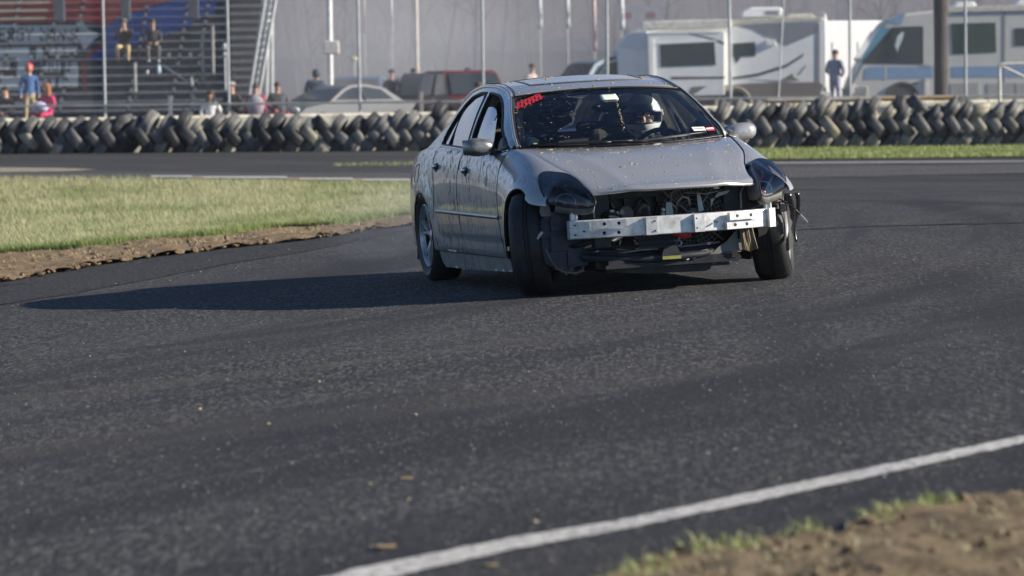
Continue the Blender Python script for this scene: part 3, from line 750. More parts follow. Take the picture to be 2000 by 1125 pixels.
for side in (-1, 1):
    # front fender
    top = [(x, 'T') for x in (-.5, -.4, -.3, -.2, -.1, 0, .06, .12, .155)]
    fend = [(-.445, .225), (-.40, .225), (-.31, .225)] + [(-.30, .27)] + arc(*FA[:2], FA[2], 178, 62) + [(.245, .612), (.30, .590), (.38, .575), (.455, .568)] \
        + [(.43, .62), (.385, .665), (.32, .715), (.25, .755), (.19, 'T')] + [(x - .0, z) for x, z in top[::-1]] + [(-.52, .80), (-.49, .6), (-.46, .4)]
    flank('front_fender', fend, side, label='right front fender with a muddy wheel arch lip' if side < 0 else None)
    fd = [(-.455 - g_, .225), (-.47 - g_, .4), (-.50 - g_, .6), (-.53 - g_, .80), (-.51 - g_, 'T')] + [(x, 'T') for x in (-.7, -.9, -1.1, -1.3, -1.5, -1.62)] + [(-1.68, .86), (-1.72, .74), (-1.70, .55), (-1.66, .40), (-1.60, .225)]
    door1 = flank('front_door', fd, side)
    rd = [(-1.605 - g_, .225), (-1.665 - g_, .40), (-1.705 - g_, .55), (-1.725 - g_, .74), (-1.685 - g_, .86), (-1.625 - g_, 'T')] + [(x, 'T') for x in (-1.8, -2.0, -2.2, -2.4, -2.55)] + [(-2.56, .87), (-2.50, .76), (-2.45, .64)] + arc(RA[0], RA[1], RA[2] + .035, 30, -9, 5) 
    door2 = flank('rear_door', rd, side)
    qp = [(-2.56 - g_, 'T')] + [(x, 'T') for x in (-2.7, -2.9, -3.1, -3.3, -3.5, -3.7, -3.88)] + [(-3.90, .7), (-3.90, .5), (-3.86, .30), (-3.6, .22), (-3.22, .22)] + [(-3.20, .25)] + arc(RA[0], RA[1], RA[2], 188, -8, 20) + [(-2.48, .225), (-2.475 , .25)] + arc(RA[0], RA[1], RA[2] + .031, -6, 30, 5) + [(-2.455 - g_, .64), (-2.505 - g_, .76), (-2.565 - g_, .87)]
    flank('rear_quarter_panel', qp, side)
    sill = [(-.30, .218), (-.43, .218), (-.8, .218), (-1.2, .218), (-1.6, .218), (-2.0, .218), (-2.49, .218), (-2.47, .14), (-2.43, .105), (-1.5, .115), (-.6, .13), (-.28, .14)]
    flank('side_skirt', sill, side, off=-.004)
    # belt moulding, side moulding, seams
    mb = MB(); mb.grid(lambda u, v: (lambda x: (x, side * (Sp(x, s_of(x, .52 - (x + .46) * -.0 - .018 * (u))).y + .014 * math.sin(math.pi * (.08 + .84 * v))), (.487 + .017 * u) + .028 * (v - .5)))(-.47 - 1.93 * u), 30, 6, flip=side > 0)
    mb.build('door_moulding', pm('silver_moulding', (.40, .40, .39), .3, metal=.8), car, smooth=180)
    # inner wheel housings
    for cx_, cz_, rr in ((FA[0], FA[1], .362), (RA[0], RA[1], .362)):
        mb = MB(); AL = 62 if cx_ > -1 else -25
        mb.grid(lambda u, v: (cx_ + (rr - .0 + .03 * v) * math.cos(R(AL + (205 - AL) * u)), side * (.81 - .34 * v), cz_ + (rr + .02 * v) * math.sin(R(AL + (205 - AL) * u))), 24, 3)
        mb.add([(cx_ + .5, side * .48, .12), (cx_ - .5, side * .48, .12), (cx_ - .5, side * .48, .75), (cx_ + .5, side * .48, .75)] if cx_ < -1 else [(cx_ + .10, side * .46, .16), (cx_ - .5, side * .46, .12), (cx_ - .5, side * .46, .7), (cx_ + .10, side * .46, .6)], [(0, 1, 2, 3)])
        mb.build('wheel_arch_liner', BLK, car, smooth=60)
    # dark shut lines behind the panel gaps
    for nm, ln in (('door_gap', [(-.452, .225), (-.468, .4), (-.498, .6), (-.528, .80), (-.512, .89)]), ('door_gap', [(-1.602, .225), (-1.662, .40), (-1.702, .55), (-1.722, .74), (-1.682, .86), (-1.63, .91)]), ('door_gap', [(-2.562, .92), (-2.562, .87), (-2.502, .76), (-2.452, .64), (-2.49, .45)]), ('skirt_gap', [(-.31, .222), (-1.2, .222), (-2.46, .222)])):
        q = [ln[0]] + [pt for a_, b__ in zip(ln, ln[1:]) for pt in [(a_[0] + (b__[0]-a_[0])*t, a_[1] + (b__[1]-a_[1])*t) for t in (.25, .5, .75, 1)]]
        mb = MB(); mb.tube([(x, side * (Sp(x, s_of(x, z)).y - .0005) + .012 * sm(-.2, .5, x), z) for x, z in q], .0034, 6); mb.build(nm, BLK, car)
    # door handles
    for hx, hz, prt in ((-1.46, .775, door1), (-2.42, .80, door2)):
        yb = Sp(hx, s_of(hx, hz)).y
        mb = MB(); mb.ell((hx, side * (yb - .006), hz), (.070, .014, .040), 16, 8); mb.build('handle_recess', BLK, prt, smooth=180)
        mb = MB(); mb.ell((hx, side * (yb + .012), hz + .014), (.058, .018, .022), 14, 8); mb.tube([(hx - .06, side * (yb + .012), hz + .02), (hx, side * (yb + .018), hz + .014), (hx + .06, side * (yb + .012), hz + .02)], .010, 8)
        mb.build('handle', CHROME, prt, smooth=180)
    # fuel door outline (right rear)
    if side < 0:
        mb = MB(); pts = [(-3.20, .70), (-3.20, .82), (-3.04, .83), (-3.02, .71)]
        mb.tube([(x, side * (Sp(x, s_of(x, z)).y + .0005), z) for x, z in dens(pts, .03)], .0022, 5, closed=True); mb.build('fuel_flap', BLK, car)
    # rubber mud flap at the rear
    mb = MB(); mb.box((-3.23, side * .80, .22), (.02, .12, .16), Matrix.Rotation(.2, 3, 'Y')); mb.build('mud_flap', BLK, car)

# --- dark body core behind the panels (gaps read as dark)
mb = MB()
def core(u, v):
    x = -.52 - 3.30 * u; a = v * 2 - 1
    return (x, a * (min(Wf(x), .86) - .055), .90 if abs(a) > .6 else .86)
mb.box((-1.48, 0, .16), (1.9, 1.50, .06)); mb.box((-1.95, -.80, .40), (2.2, .03, .42)) if False else None
for sd_ in (-1, 1):
    mb.box((-1.38, sd_ * .765, .168), (2.2, .06, .10))
    mb.box((-1.68, sd_ * .77, .50), (.14, .09, .56))
    mb.box((-.44, sd_ * .76, .46), (.10, .10, .50))
    mb.box((-2.52, sd_ * .74, .70), (.06, .08, .22))
mb.box((-3.3, 0, .35), (.7, 1.2, .3)); mb.box((-.45, 0, .46), (.06, 1.46, .60)); mb.box((-.1, 0, .19), (.9, .7, .04))
mb.build('floor_and_pillars', INT, car)

# --- bonnet
lipx = lambda w: .705 - .165 * abs(w) ** 2.2
cowx = lambda w: -.36 - .15 * w * w
def bonnet_pt(t, w, dz=0):
    x = cowx(w) + (lipx(w) - cowx(w)) * t
    ey = Eyf(min(x, .55)) - .004; ez = Ezf(min(x, .6)) if x < .55 else Ezf(.55) - (x - .55) * .05
    crown = np.interp(x, [-.5, -.3, 0, .3, .5, .72], [-.012, .0, .020, .032, .034, .026])
    a = abs(w); z = ez + crown * (1 - a ** 2.4)
    z += .005 * (math.exp(-((a - .55 - .18 * (1 - t)) / .10) ** 2)) * min(1, t * 3)        # soft raised ridges
    z -= .020 * sm(.95, 1.0, t)                                                         # rolled front lip
    x += .006 * sm(.95, .98, t)
    z -= .006 * sm(.97, 1.0, a)
    return Vector((x, w * ey + .012 * sm(-.2, .5, x), z + dz))
tt = [i / 34 * .94 for i in range(34)] + [.94, .955, .968, .98, .99, 1.0]
ww = [-1, -.995, -.98] + [-.95 + 1.9 * i / 44 for i in range(45)] + [.98, .995, 1]
mb = MB(); mb.v = [tuple(bonnet_pt(t, w_)) for t in tt for w_ in ww]; nw = len(ww)
mb.f = [(i*nw+j, (i+1)*nw+j, (i+1)*nw+j+1, i*nw+j+1) for i in range(len(tt)-1) for j in range(nw-1)]; mb.m = [0]*len(mb.f)
bonnet = mb.build('bonnet', PAINT, car, smooth=180, solid=.018); tag(bonnet, 'bonnet speckled with tan bits of mud')

# --- greenhouse: rail line (roof edge with both pillars), centre line
RL = [(-.55, .700, .925), (-.63, .697, .985), (-.74, .680, 1.04), (-.94, .640, 1.150), (-1.13, .592, 1.245), (-1.32, .568, 1.300), (-1.6, .566, 1.338), (-1.95, .568, 1.350), (-2.3, .562, 1.334), (-2.6, .555, 1.292), (-2.85, .553, 1.225), (-3.1, .562, 1.135), (-3.35, .585, 1.03), (-3.5, .61, .955)]
rx = [p[0] for p in RL]; ryf = spl(rx, [p[1] for p in RL]); rzf = spl(rx, [p[2] for p in RL])
def ctr(k):   # k in 0..3: windshield base, header, roof end, backlight base
    return np.interp(k, [0, .35, .7, 1, 1.25, 1.5, 1.75, 2, 2.35, 2.7, 3], [-.30, -.545, -.81, -1.06, -1.32, -1.70, -2.10, -2.46, -2.75, -3.06, -3.36]), np.interp(k, [0, .35, .7, 1, 1.25, 1.5, 1.75, 2, 2.35, 2.7, 3], [.905, 1.045, 1.178, 1.287, 1.345, 1.388, 1.386, 1.350, 1.258, 1.115, .955])
ck = [i * .05 for i in range(61)]; cX = spl(ck, [ctr(k)[0] for k in ck]); cZ = spl(ck, [ctr(k)[1] for k in ck])
def railk(k):
    x = np.interp(k, [0, 1, 2, 3], [-.55, -1.16, -2.62, -3.5]); return x, ryf(x), rzf(x)
def gh(k, w_, off=0, shrink=0.):
    xr, yr, zr = railk(k); xc, zc = cX(k), cZ(k); a = abs(w_)
    f = (1 - a ** 2.0); x = xr + (xc - xr) * f; z = zr + (zc - zr) * (1 - a ** 2.3)
    return Vector((x, w_ * (yr - shrink), z + off))
def patch(name, k0, k1, mat, off=0, shrink=0, nk=16, nw=28, w0=-1, w1=1, **kw):
    mb = MB(); mb.grid(lambda u, v: gh(k0 + (k1 - k0) * u, w0 + (w1 - w0) * v, off, shrink), nk, nw, flip=False)
    o = mb.build(name, mat, car, smooth=180, **kw)
    if sum(f.normal.z for f in o.data.polygons) < 0: o.data.flip_normals()
    return o
roof = patch('roof', 1.012, 1.985, PAINT, nk=24, solid=.02); tag(roof, 'silver roof with a closed sunroof panel')
ws = patch('windshield', .015, .995, WSGLASS, off=-.004, shrink=.012); tag(ws, 'dark mud splashed windshield')
patch('rear_window', 2.03, 2.93, SIDEGLASS, off=-.004, shrink=.02)
mb = MB()     # sunroof seam and panel
def loopk(k0, k1, w_, off): return [gh(k0, a, off) for a in np.linspace(-w_, w_, 20)] + [gh(k, w_, off) for k in np.linspace(k0, k1, 8)][1:] + [gh(k1, a, off) for a in np.linspace(w_, -w_, 20)][1:] + [gh(k, -w_, off) for k in np.linspace(k1, k0, 8)][1:-1]
mb.tube(loopk(1.22, 1.62, .70, .001), .004, 5, closed=True); mb.build('sunroof_seal', RUBBERSEAL, car)
mb = MB(); mb.tube([gh(1.0, a, .001) for a in np.linspace(-1, 1, 24)], .008, 6)
mb.build('windshield_header_seal', RUBBERSEAL, car, smooth=180)
mb = MB(); mb.grid(lambda u, v: gh(.945 + .05 * u, -.95 + 1.9 * v, -.007), 3, 20); mb.build('windshield_top_band', BLK, car, smooth=180)
for side in (-1, 1):
    # windshield side seals
    mb = MB(); mb.tube([gh(k, side * .985, .003) for k in np.linspace(0.0, 1.0, 24)], .0085, 6); mb.build('windshield_seal', RUBBERSEAL, car, smooth=180)
    # side structure in (x, z): between the belt and the rail
    def gy(x, z, off=0):
        xb = x; ez = Ezf(xb); ey = Eyf(xb); zr = rzf(x); yr = ryf(x)
        t = (z - ez) / max(.02, zr - ez); t = max(-.2, min(1.0, t)); return ey + (yr - ey) * t + .018 * math.sin(math.pi * max(0, t)) + off
    def gpoly(name, poly, mat, holes=(), off=0, solid=.0, h=.04, parent=None, fn=None):
        P, T = cdt(poly, holes, h); mb = MB(); mb.add([(x, side * (fn or gy)(x, z, off), z) for x, z in P], T)
        o = mb.build(name, mat, parent or car, smooth=180)
        if sum(f.normal.y * side for f in o.data.polygons) < 0: o.data.flip_normals()
        if solid: md = o.modifiers.new('s', 'SOLIDIFY'); md.thickness = solid; md.offset = -1; md.use_rim = mat is not PAINT
        return o
    xs_f = [-.60, -.75, -.9, -1.05, -1.2, -1.4, -1.6, -1.8, -2.0, -2.2, -2.4, -2.6, -2.8, -3.0, -3.2, -3.4, -3.48]
    outer = [(x, rzf(x)) for x in xs_f] + [(x, Ezf(x)) for x in xs_f[::-1]]
    outer = [(-.56, .915)] + outer
    belt = lambda x: Ezf(x) + .012
    top = lambda x, d=.045: rzf(x) - d
    w1_ = [(-.70, belt(-.70)), (-.80, belt(-.8)), (-1.1, belt(-1.1)), (-1.5, belt(-1.5)), (-1.60, belt(-1.6)), (-1.66, 1.10), (-1.72, top(-1.72)), (-1.6, top(-1.6)), (-1.45, top(-1.45)), (-1.36, top(-1.36, .053)), (-1.24, top(-1.24, .07)), (-1.08, top(-1.08, .085)), (-.90, top(-.9, .085)), (-.78, top(-.78, .075))]
    w2_ = [(-1.70, belt(-1.7)), (-2.0, belt(-2)), (-2.3, belt(-2.3)), (-2.62, belt(-2.62)), (-2.66, belt(-2.66) + .015), (-2.62, 1.05), (-2.52, 1.16), (-2.40, 1.235), (-2.25, top(-2.25, .055)), (-2.0, top(-2.)), (-1.82, top(-1.82)), (-1.79, 1.2), (-1.75, 1.1)]
    gpoly('window_frame', outer, PAINT, [w1_, w2_], solid=.012, h=.02)
    # black frames inside the openings and bright trim along the top
    for wp, nm in ((w1_, 'window_seal'), (w2_, 'window_seal')):
        mb = MB(); mb.tube([(x, side * gy(x, z, -.003), z) for x, z in dens(wp, .04)], .010, 6, closed=True); mb.build(nm, RUBBERSEAL, car, smooth=180)
    mb = MB(); mb.tube([(x, side * gy(x, Ezf(x) + .004, .004), Ezf(x) + .004) for x in np.linspace(-.62, -2.64, 30)], .007, 6); mb.build('belt_trim', CHROME, car, smooth=180)
    # glass
    if side < 0:   # partly lowered front window
        gl = [(-.98, belt(-.98)), (-1.5, belt(-1.5)), (-1.60, belt(-1.6)), (-1.65, 1.08), (-1.685, 1.185), (-1.60, 1.205), (-1.50, 1.205), (-1.38, 1.185), (-1.25, 1.13), (-1.12, 1.04)]
        gpoly('front_side_window', gl, SIDEGLASS, off=-.014)
    else: gpoly('front_side_window', w1_, glass_mat('clear_side_glass', (.85, .88, .88), .0), off=-.014)
    gpoly('rear_side_window', w2_, SIDEGLASS if side < 0 else glass_mat('clear_side_glass2', (.5, .55, .57), .03), off=-.012)
    mb = MB(); mb.bar((-2.335, side * gy(-2.335, .95, -.006), .95), (-2.415, side * gy(-2.415, 1.245, -.006), 1.235), .012, .022); mb.build('window_divider', RUBBERSEAL, car)
    # rail strip: rounds the edge between roof and side (drip moulding)
    mb = MB(); mb.tube([(x, side * (ryf(x) - .004), rzf(x) - .004) for x in np.linspace(-.56, -3.5, 60)], .016, 10); mb.build('roof_rail', PAINT, car, smooth=180)
    mb = MB(); mb.tube([(x, side * (ryf(x) - .030), rzf(x) + .010 + .006 * sm(-1.1, -1.5, x)) for x in np.linspace(-1.17, -2.6, 40)], .0035, 6); mb.build('roof_ditch_seal', RUBBERSEAL, car, smooth=180)
    # mirror
    sail = [(-.62, .918), (-.70, .915), (-.82, .91), (-.83, .99), (-.74, .995)]
    gpoly('mirror_sail', [(-.585, .925), (-.72, Ezf(-.72) + .01), (-.83, Ezf(-.83) + .01), (-.84, .99), (-.78, 1.005)], BLK, off=.006, solid=.01)
    cx_, cy_, cz_ = -.76, side * (.872 if side > 0 else .915), .945
    mr = MB(); sp_ = lambda v, e: math.copysign(abs(v) ** e, v)
    def mpt(u, v):
        t = 2 * math.pi * u; ph = math.pi * (v - .5); r_y = math.cos(ph) ** .62
        yy = sp_(math.cos(t), .78) * r_y * .104; zz = sp_(math.sin(t), .78) * r_y * .060; zz *= 1 - .16 * (yy * side < 0) * min(1, abs(yy) / .1)
        xx = math.sin(ph); xx = xx * (.075 if xx > 0 else .035)
        return (cx_ + xx, cy_ + yy, cz_ + zz + .004 * (yy * side) / .1)
    mr.grid(mpt, 40, 20, flip=True)
    mirror = mr.build('door_mirror', PAINT if side > 0 else pm('muddy_silver', (.33, .33, .32), .35, metal=.7, dirt=(.07, .062, .045), dscale=11), car, smooth=180)
    tag(mirror, 'clean bright door mirror' if side > 0 else 'door mirror caked with mud')
    ma = MB(); ma.bar((cx_ - .01, side * .835, cz_ - .04), (cx_ - .02, side * .755, cz_ - .05), .07, .035); ma.build('mirror_arm', BLK, mirror, bevel=.008)
    mg = MB(); mg.box((cx_ - .055, cy_, cz_), (.006, .19, .10)); mg.build('mirror_glass', CHROME, mirror, bevel=.002)

# rear deck, boot lid, rear bumper (out of view but part of the car)
mb = MB(); mb.grid(lambda u, v: (lambda x, a: (x, a * (Eyf(x) + .002), Ezf(x) + .035 * (1 - a * a)))(-3.30 - .62 * u, v * 2 - 1), 8, 14); mb.build('boot_lid', PAINT, car, smooth=180)
mb = MB(); mb.grid(lambda u, v: (-3.9 - .07 * math.cos((v - .5) * math.pi) - .05 * math.sin(math.pi * u), (v * 2 - 1) * (.62 + .06 * math.sin(math.pi * min(1, u * 1.3))), .88 - .62 * u), 10, 16); mb.build('rear_bumper', PAINT, car, smooth=180)
for side in (-1, 1):
    mb = MB(); mb.ell((-3.86, side * .60, .72), (.09, .12, .08), 14, 8); mb.build('tail_lamp', pm('red_lens', (.25, .01, .01), .15), car, smooth=180)

# --- headlights
def headlight(side):
    out = [(.20, .655, .772), (.17, .70, .778), (.18, .745, .768), (.24, .775, .738), (.32, .792, .695), (.385, .790, .645), (.435, .772, .590), (.47, .735, .575), (.52, .68, .560), (.585, .60, .549), (.63, .54, .553), (.638, .522, .582), (.59, .53, .63), (.50, .55, .675), (.38, .568, .725), (.28, .605, .760)]
    c = Vector((.44, .668, .655)); pts = []
    n = len(out); K = 9
    vs = [c + Vector((.065, .02, .01))]
    sm_out = []
    for i in range(n):      # smooth the loop
        for q in range(3):
            t = q / 3; p0, p1, p2, p3 = (Vector(out[(i + k) % n]) for k in (-1, 0, 1, 2))
            sm_out.append(.5 * ((2*p1) + (-p0 + p2)*t + (2*p0 - 5*p1 + 4*p2 - p3)*t*t + (-p0 + 3*p1 - 3*p2 + p3)*t**3))
    M = len(sm_out); nrm = Vector((.72, .55, .42)).normalized()
    vs = [c + nrm * .040]
    for k in range(1, K + 1):
        r = k / K
        for p in sm_out: vs.append(c.lerp(p, r) + nrm * .040 * (1 - r ** 2.2))
    fs = [(0, 1 + i, 1 + (i + 1) % M) for i in range(M)]
    for k in range(K - 1):
        for i in range(M): a = 1 + k * M; fs.append((a + i, a + M + i, a + M + (i + 1) % M, a + (i + 1) % M))
    S = lambda p: (p[0], p[1] * side + .012 * sm(-.2, .5, p[0]) + (.022 * sm(.66, .54, p[1]) if side > 0 else 0), p[2])
    mb = MB(); mb.add([S(p) for p in vs], fs)
    lens = mb.build('headlight', LENS, car, smooth=180)
    if sum(f.normal.x for f in lens.data.polygons) < 0: lens.data.flip_normals()
    tag(lens, 'smoked headlight on the ' + ('right side in shade' if side < 0 else 'left side facing the sun'))
    # housing behind
    mb = MB(); back = [p - nrm * .14 - Vector((0, .0, 0)) for p in [c.lerp(q, .70) for q in sm_out]]
    mb.add([S(p) for p in sm_out] + [S(p) for p in back] + [S(c - nrm * .15)], [(i, (i + 1) % M, M + (i + 1) % M, M + i) for i in range(M)] + [(M + i, M + (i + 1) % M, 2 * M) for i in range(M)])
    mb.build('housing', pm('lamp_housing', (.26, .26, .27), .4, metal=.2), lens, smooth=60)
    for (o2, rr, nm) in ((Vector((-.03, .020, -.050)), .062, 'projector'), (Vector((-.10, -.005, .055)), .048, 'high_beam')):
        cc = c + o2 - nrm * .085; ax = Vector((.95, .12 * side, .05)).normalized(); cs = Vector(S(cc))
        mb = MB(); mb.lathe([(rr * .25, -.05), (rr * .6, -.045), (rr * .85, -.02), (rr, .015), (rr * 1.08, .02), (rr * 1.10, .010)], cs, ax, 24); mb.build(nm, CHROME, lens, smooth=180)
        mb = MB(); mb.ell(cs - ax * .02, (rr * .55, rr * .55, rr * .55), 14, 10); mb.build('bulb_lens', glass_mat('bulb_' + nm + str(side), (.85, .85, .9), .1), lens, smooth=180)
    mb = MB(); mb.box(S(c + Vector((.06, -.08, -.085)) - nrm * .03), (.03, .07, .045)); mb.build('indicator', pm('amber_lens', (.35, .07, .04), .3), lens, bevel=.01)
    mb = MB(); mb.tube([S(p + Vector((0, 0, -.004))) for p in sm_out], .0055, 6, closed=True); mb.build('lens_rim', BLK, lens, smooth=180)
    # grey plastic lip under the lamp
    lo_ = [p for p in sm_out if p.z < .575]
    lo_ = sorted(lo_, key=lambda p: p.y)
    mb = MB(); k = len(lo_)
    V = [S(p + Vector((.0, 0, -.006))) for p in lo_] + [S(p + Vector((-.03, 0, -.045))) for p in lo_] + [S(p + Vector((-.09, 0, -.05))) for p in lo_]
    mb.add(V, [(i, i + 1, k + i + 1, k + i) for i in range(k - 1)] + [(k + i, k + i + 1, 2*k + i + 1, 2*k + i) for i in range(k - 1)])
    mb.build('lamp_bracket', pm('grey_plastic', (.12, .12, .115), .5, dirt=(.2, .19, .16), dscale=20), lens, smooth=60, solid=.004)
headlight(-1); headlight(1)

# --- wheels
def wheel(x, y, side, steer, camber, front):
    M_ = Matrix.Translation((x, y, .322)) @ Matrix.Rotation(steer, 4, 'Z') @ Matrix.Rotation(camber, 4, 'X')
    e = M_.to_3x3()
    T_ = lambda p: M_ @ Vector(p)
    wd = .232; ax = e @ Vector((0, side, 0)); c = Vector((x, y, .322))
    q = ax.to_track_quat('Z', 'Y').to_matrix()
    mb = MB(); Ro = .222
    mb.lathe([(Ro - .03, -.10), (Ro - .012, -.095), (Ro - .02, 0), (Ro - .016, .068)], c, ax, 44, mi=1); mb.lathe([(Ro - .03, -.06), (Ro - .024, .062)], c, ax, 44, mi=1)
    mb.lathe([(Ro - .012, .07), (Ro - .003, .088), (Ro + .004, .098), (Ro - .002, .102), (Ro - .012, .092), (Ro - .022, .064)], c, ax, 44); mb.cyl(c - ax * .03, c - ax * .028, Ro - .03, n=36, mi=1)
    mb.lathe([(.0, .072), (.028, .072), (.036, .066), (.06, .058), (.064, .03), (0, .02)], c, ax, 24)
    for i in range(5):      # split spokes
        a0 = 2 * math.pi * i / 5 + .35
        for da in (-.17, .17):
            def sp(r, a, h): return c + q @ Vector((r * math.cos(a), r * math.sin(a), h))
            for (ra, rb, wa, wb, ha, hb, a1, a2) in ((.045, .125, .024, .018, .066, .078, da * .55, da * .75), (.125, .212, .018, .022, .078, .084, da * .75, da * 1.25)):
                P = []
                for (r, ww_, h, aa) in ((ra, wa, ha, a1), (rb, wb, hb, a2)):
                    a_ = a0 + aa; t = Vector((-math.sin(a_), math.cos(a_), 0)); cc = Vector((r * math.cos(a_), r * math.sin(a_), 0))
                    for s1, hh in ((-1, h - .03), (-.7, h), (.7, h), (1, h - .03)): P.append(c + q @ (cc + t * ww_ / 2 * s1 + Vector((0, 0, hh))))
                mb.add(P, [(0, 1, 5, 4), (1, 2, 6, 5), (2, 3, 7, 6), (3, 0, 4, 7), (3, 2, 1, 0), (4, 5, 6, 7)])
    wh = mb.build('wheel', pm('alloy_wheel', (.58, .58, .59), .35, metal=.45, dirt=(.14, .14, .14), dscale=10), car, smooth=40); wh.data.materials.append(BLK); wh.data.polygons.foreach_set('material_index', mb.m)
    mb = MB(); mb.lathe(tyre_prof(.325, wd, .212), c, ax, 56)
    mb.build('tyre', pm('slick_tyre', (.018, .018, .019), .55, var=.3, bmp=.4, bscale=90, dirt=(.035, .034, .032), dscale=8), wh, smooth=50)
    mb = MB(); mb.cyl(c - ax * .024, c + ax * .0, .15, n=30); mb.build('brake_disc', ALUD, wh, smooth=40)
    mb = MB(); mb.box(c + Vector((.12, 0, .02)), (.07, .06, .14), e); mb.build('brake_caliper', BLK, wh, bevel=.01)
    return wh
ST = R(-21)
wheel(.04, -.772, -1, ST, R(3), True); wheel(.06, .785, 1, ST, R(3.5), True)
wheel(-2.86, -.765, -1, 0, R(1.2), False); wheel(-2.86, .765, 1, 0, R(-1.2), False)
# ---------------------------------------------------------------- bare front end of the car
def beamx(y): return .665 - .32 * y * y
def on(name, mb, mat, parent=car, **kw): return mb.build(name, mat, parent, **kw)
mb = MB()
ys = np.linspace(-.655, .675, 30)
prof = [(0, .357), (0, .463), (-.012, .468), (-.065, .468), (-.075, .46), (-.075, .36), (-.065, .352), (-.012, .352)]
vs = []
for y in ys:
    for dx, z in prof: vs.append((beamx(y) + dx, y, z))
k = len(prof); fs = [(i*k + j, i*k + (j+1) % k, (i+1)*k + (j+1) % k, (i+1)*k + j) for i in range(len(ys)-1) for j in range(k)] + [tuple(range(k-1, -1, -1)), tuple(range((len(ys)-1)*k, len(ys)*k))]
mb.add(vs, fs); beam = on('bumper_beam', mb, ALU, bevel=.002)
tag(beam, 'bare aluminium bumper beam bolted across the open front')
def plate(y0, y1, z0, z1, d, th=.012, mat=ALU, nm='mounting_plate', holes=()):
    """raised plate on the beam with punched holes (dark recesses)"""
    ya = (y0 + y1) / 2; ang = math.atan(.64 * ya); rot = Matrix.Rotation(-ang, 3, 'Z').inverted() if False else Matrix.Rotation(math.atan2(-(-.64 * ya), 1) * 1.0, 3, 'Z')
    c = Vector((beamx(ya) + d, ya, (z0 + z1) / 2)); ux = (rot @ Vector((0, 1, 0)))
    poly = [(-(y1-y0)/2, -(z1-z0)/2), ((y1-y0)/2, -(z1-z0)/2), ((y1-y0)/2, (z1-z0)/2), (-(y1-y0)/2, (z1-z0)/2)]
    hl = [[(hy - ya + .011 * math.cos(t), hz - (z0+z1)/2 + .011 * math.sin(t)) for t in np.linspace(0, 2*math.pi, 13)[:-1]] for hy, hz in holes]
    P, T = cdt(poly, hl); nrm = rot @ Vector((1, 0, 0)); m = MB()
    a = [c + ux * p[0] + Vector((0, 0, p[1])) for p in P]
    m.add([p + nrm * th/2 for p in a] + [p - nrm * th/2 for p in a], [tuple(t) for t in T] + [tuple(len(a)+i for i in reversed(t)) for t in T])
    for lp in [poly] + hl:
        L = [c + ux * p[0] + Vector((0, 0, p[1])) for p in lp]; n = len(L)
        m.add([p + nrm * th/2 for p in L] + [p - nrm * th/2 for p in L], [(i, (i+1) % n, n + (i+1) % n, n + i) for i in range(n)])
    o = m.build(nm, mat, beam)
    for hy, hz in holes:
        mh = MB(); q = c + ux * (hy - ya) + Vector((0, 0, hz - (z0+z1)/2)) - nrm * (th/2 - .0015); mh.cyl(q - nrm*.001, q, .0135, n=12)
        mh.build('bolt_hole', BLK, beam)
    return o
plate(-.652, -.535, .362, .458, .006, .008, nm='end_plate')
plate(-.505, -.325, .414, .462, .030, .03, holes=((-.46, .44), (-.37, .44)))
plate(-.505, -.325, .360, .406, .016, .03, holes=((-.46, .383), (-.37, .383)))
plate(.325, .545, .414, .462, .036, .03, holes=((.38, .438), (.48, .438)))
plate(.31, .52, .358, .406, .016, .03, holes=((.37, .383), (.455, .383)))
plate(.62, .668, .352, .470, .020, .02, nm='end_plate')
plate(-.205, -.135, .356, .466, .016, .03, nm='beam_bracket'); plate(.10, .165, .356, .466, .018, .034, nm='beam_bracket')
for y, z in ((-.152, .44), (-.152, .38), (.115, .44), (.115, .38), (-.63, .44), (-.63, .38), (-.58, .40), (.25, .41)):
    m = MB(); m.cyl((beamx(y) + .012, y, z), (beamx(y) + .036, y, z), .0055, n=8); m.build('bolt', BLK, beam)
# pale brackets standing above the beam ends
for y, w_ in ((-.62, .045), (.635, .05)):
    m = MB(); m.box((.50, y, .505), (.03, w_, .09)); m.box((.515, y - w_*.3, .50), (.02, .006, .085)); m.box((.515, y + w_*.3, .50), (.02, .006, .085)); m.box((.50, y, .552), (.05, w_ * 1.3, .012))
    m.build('headlight_stay', ALU, car, bevel=.002)
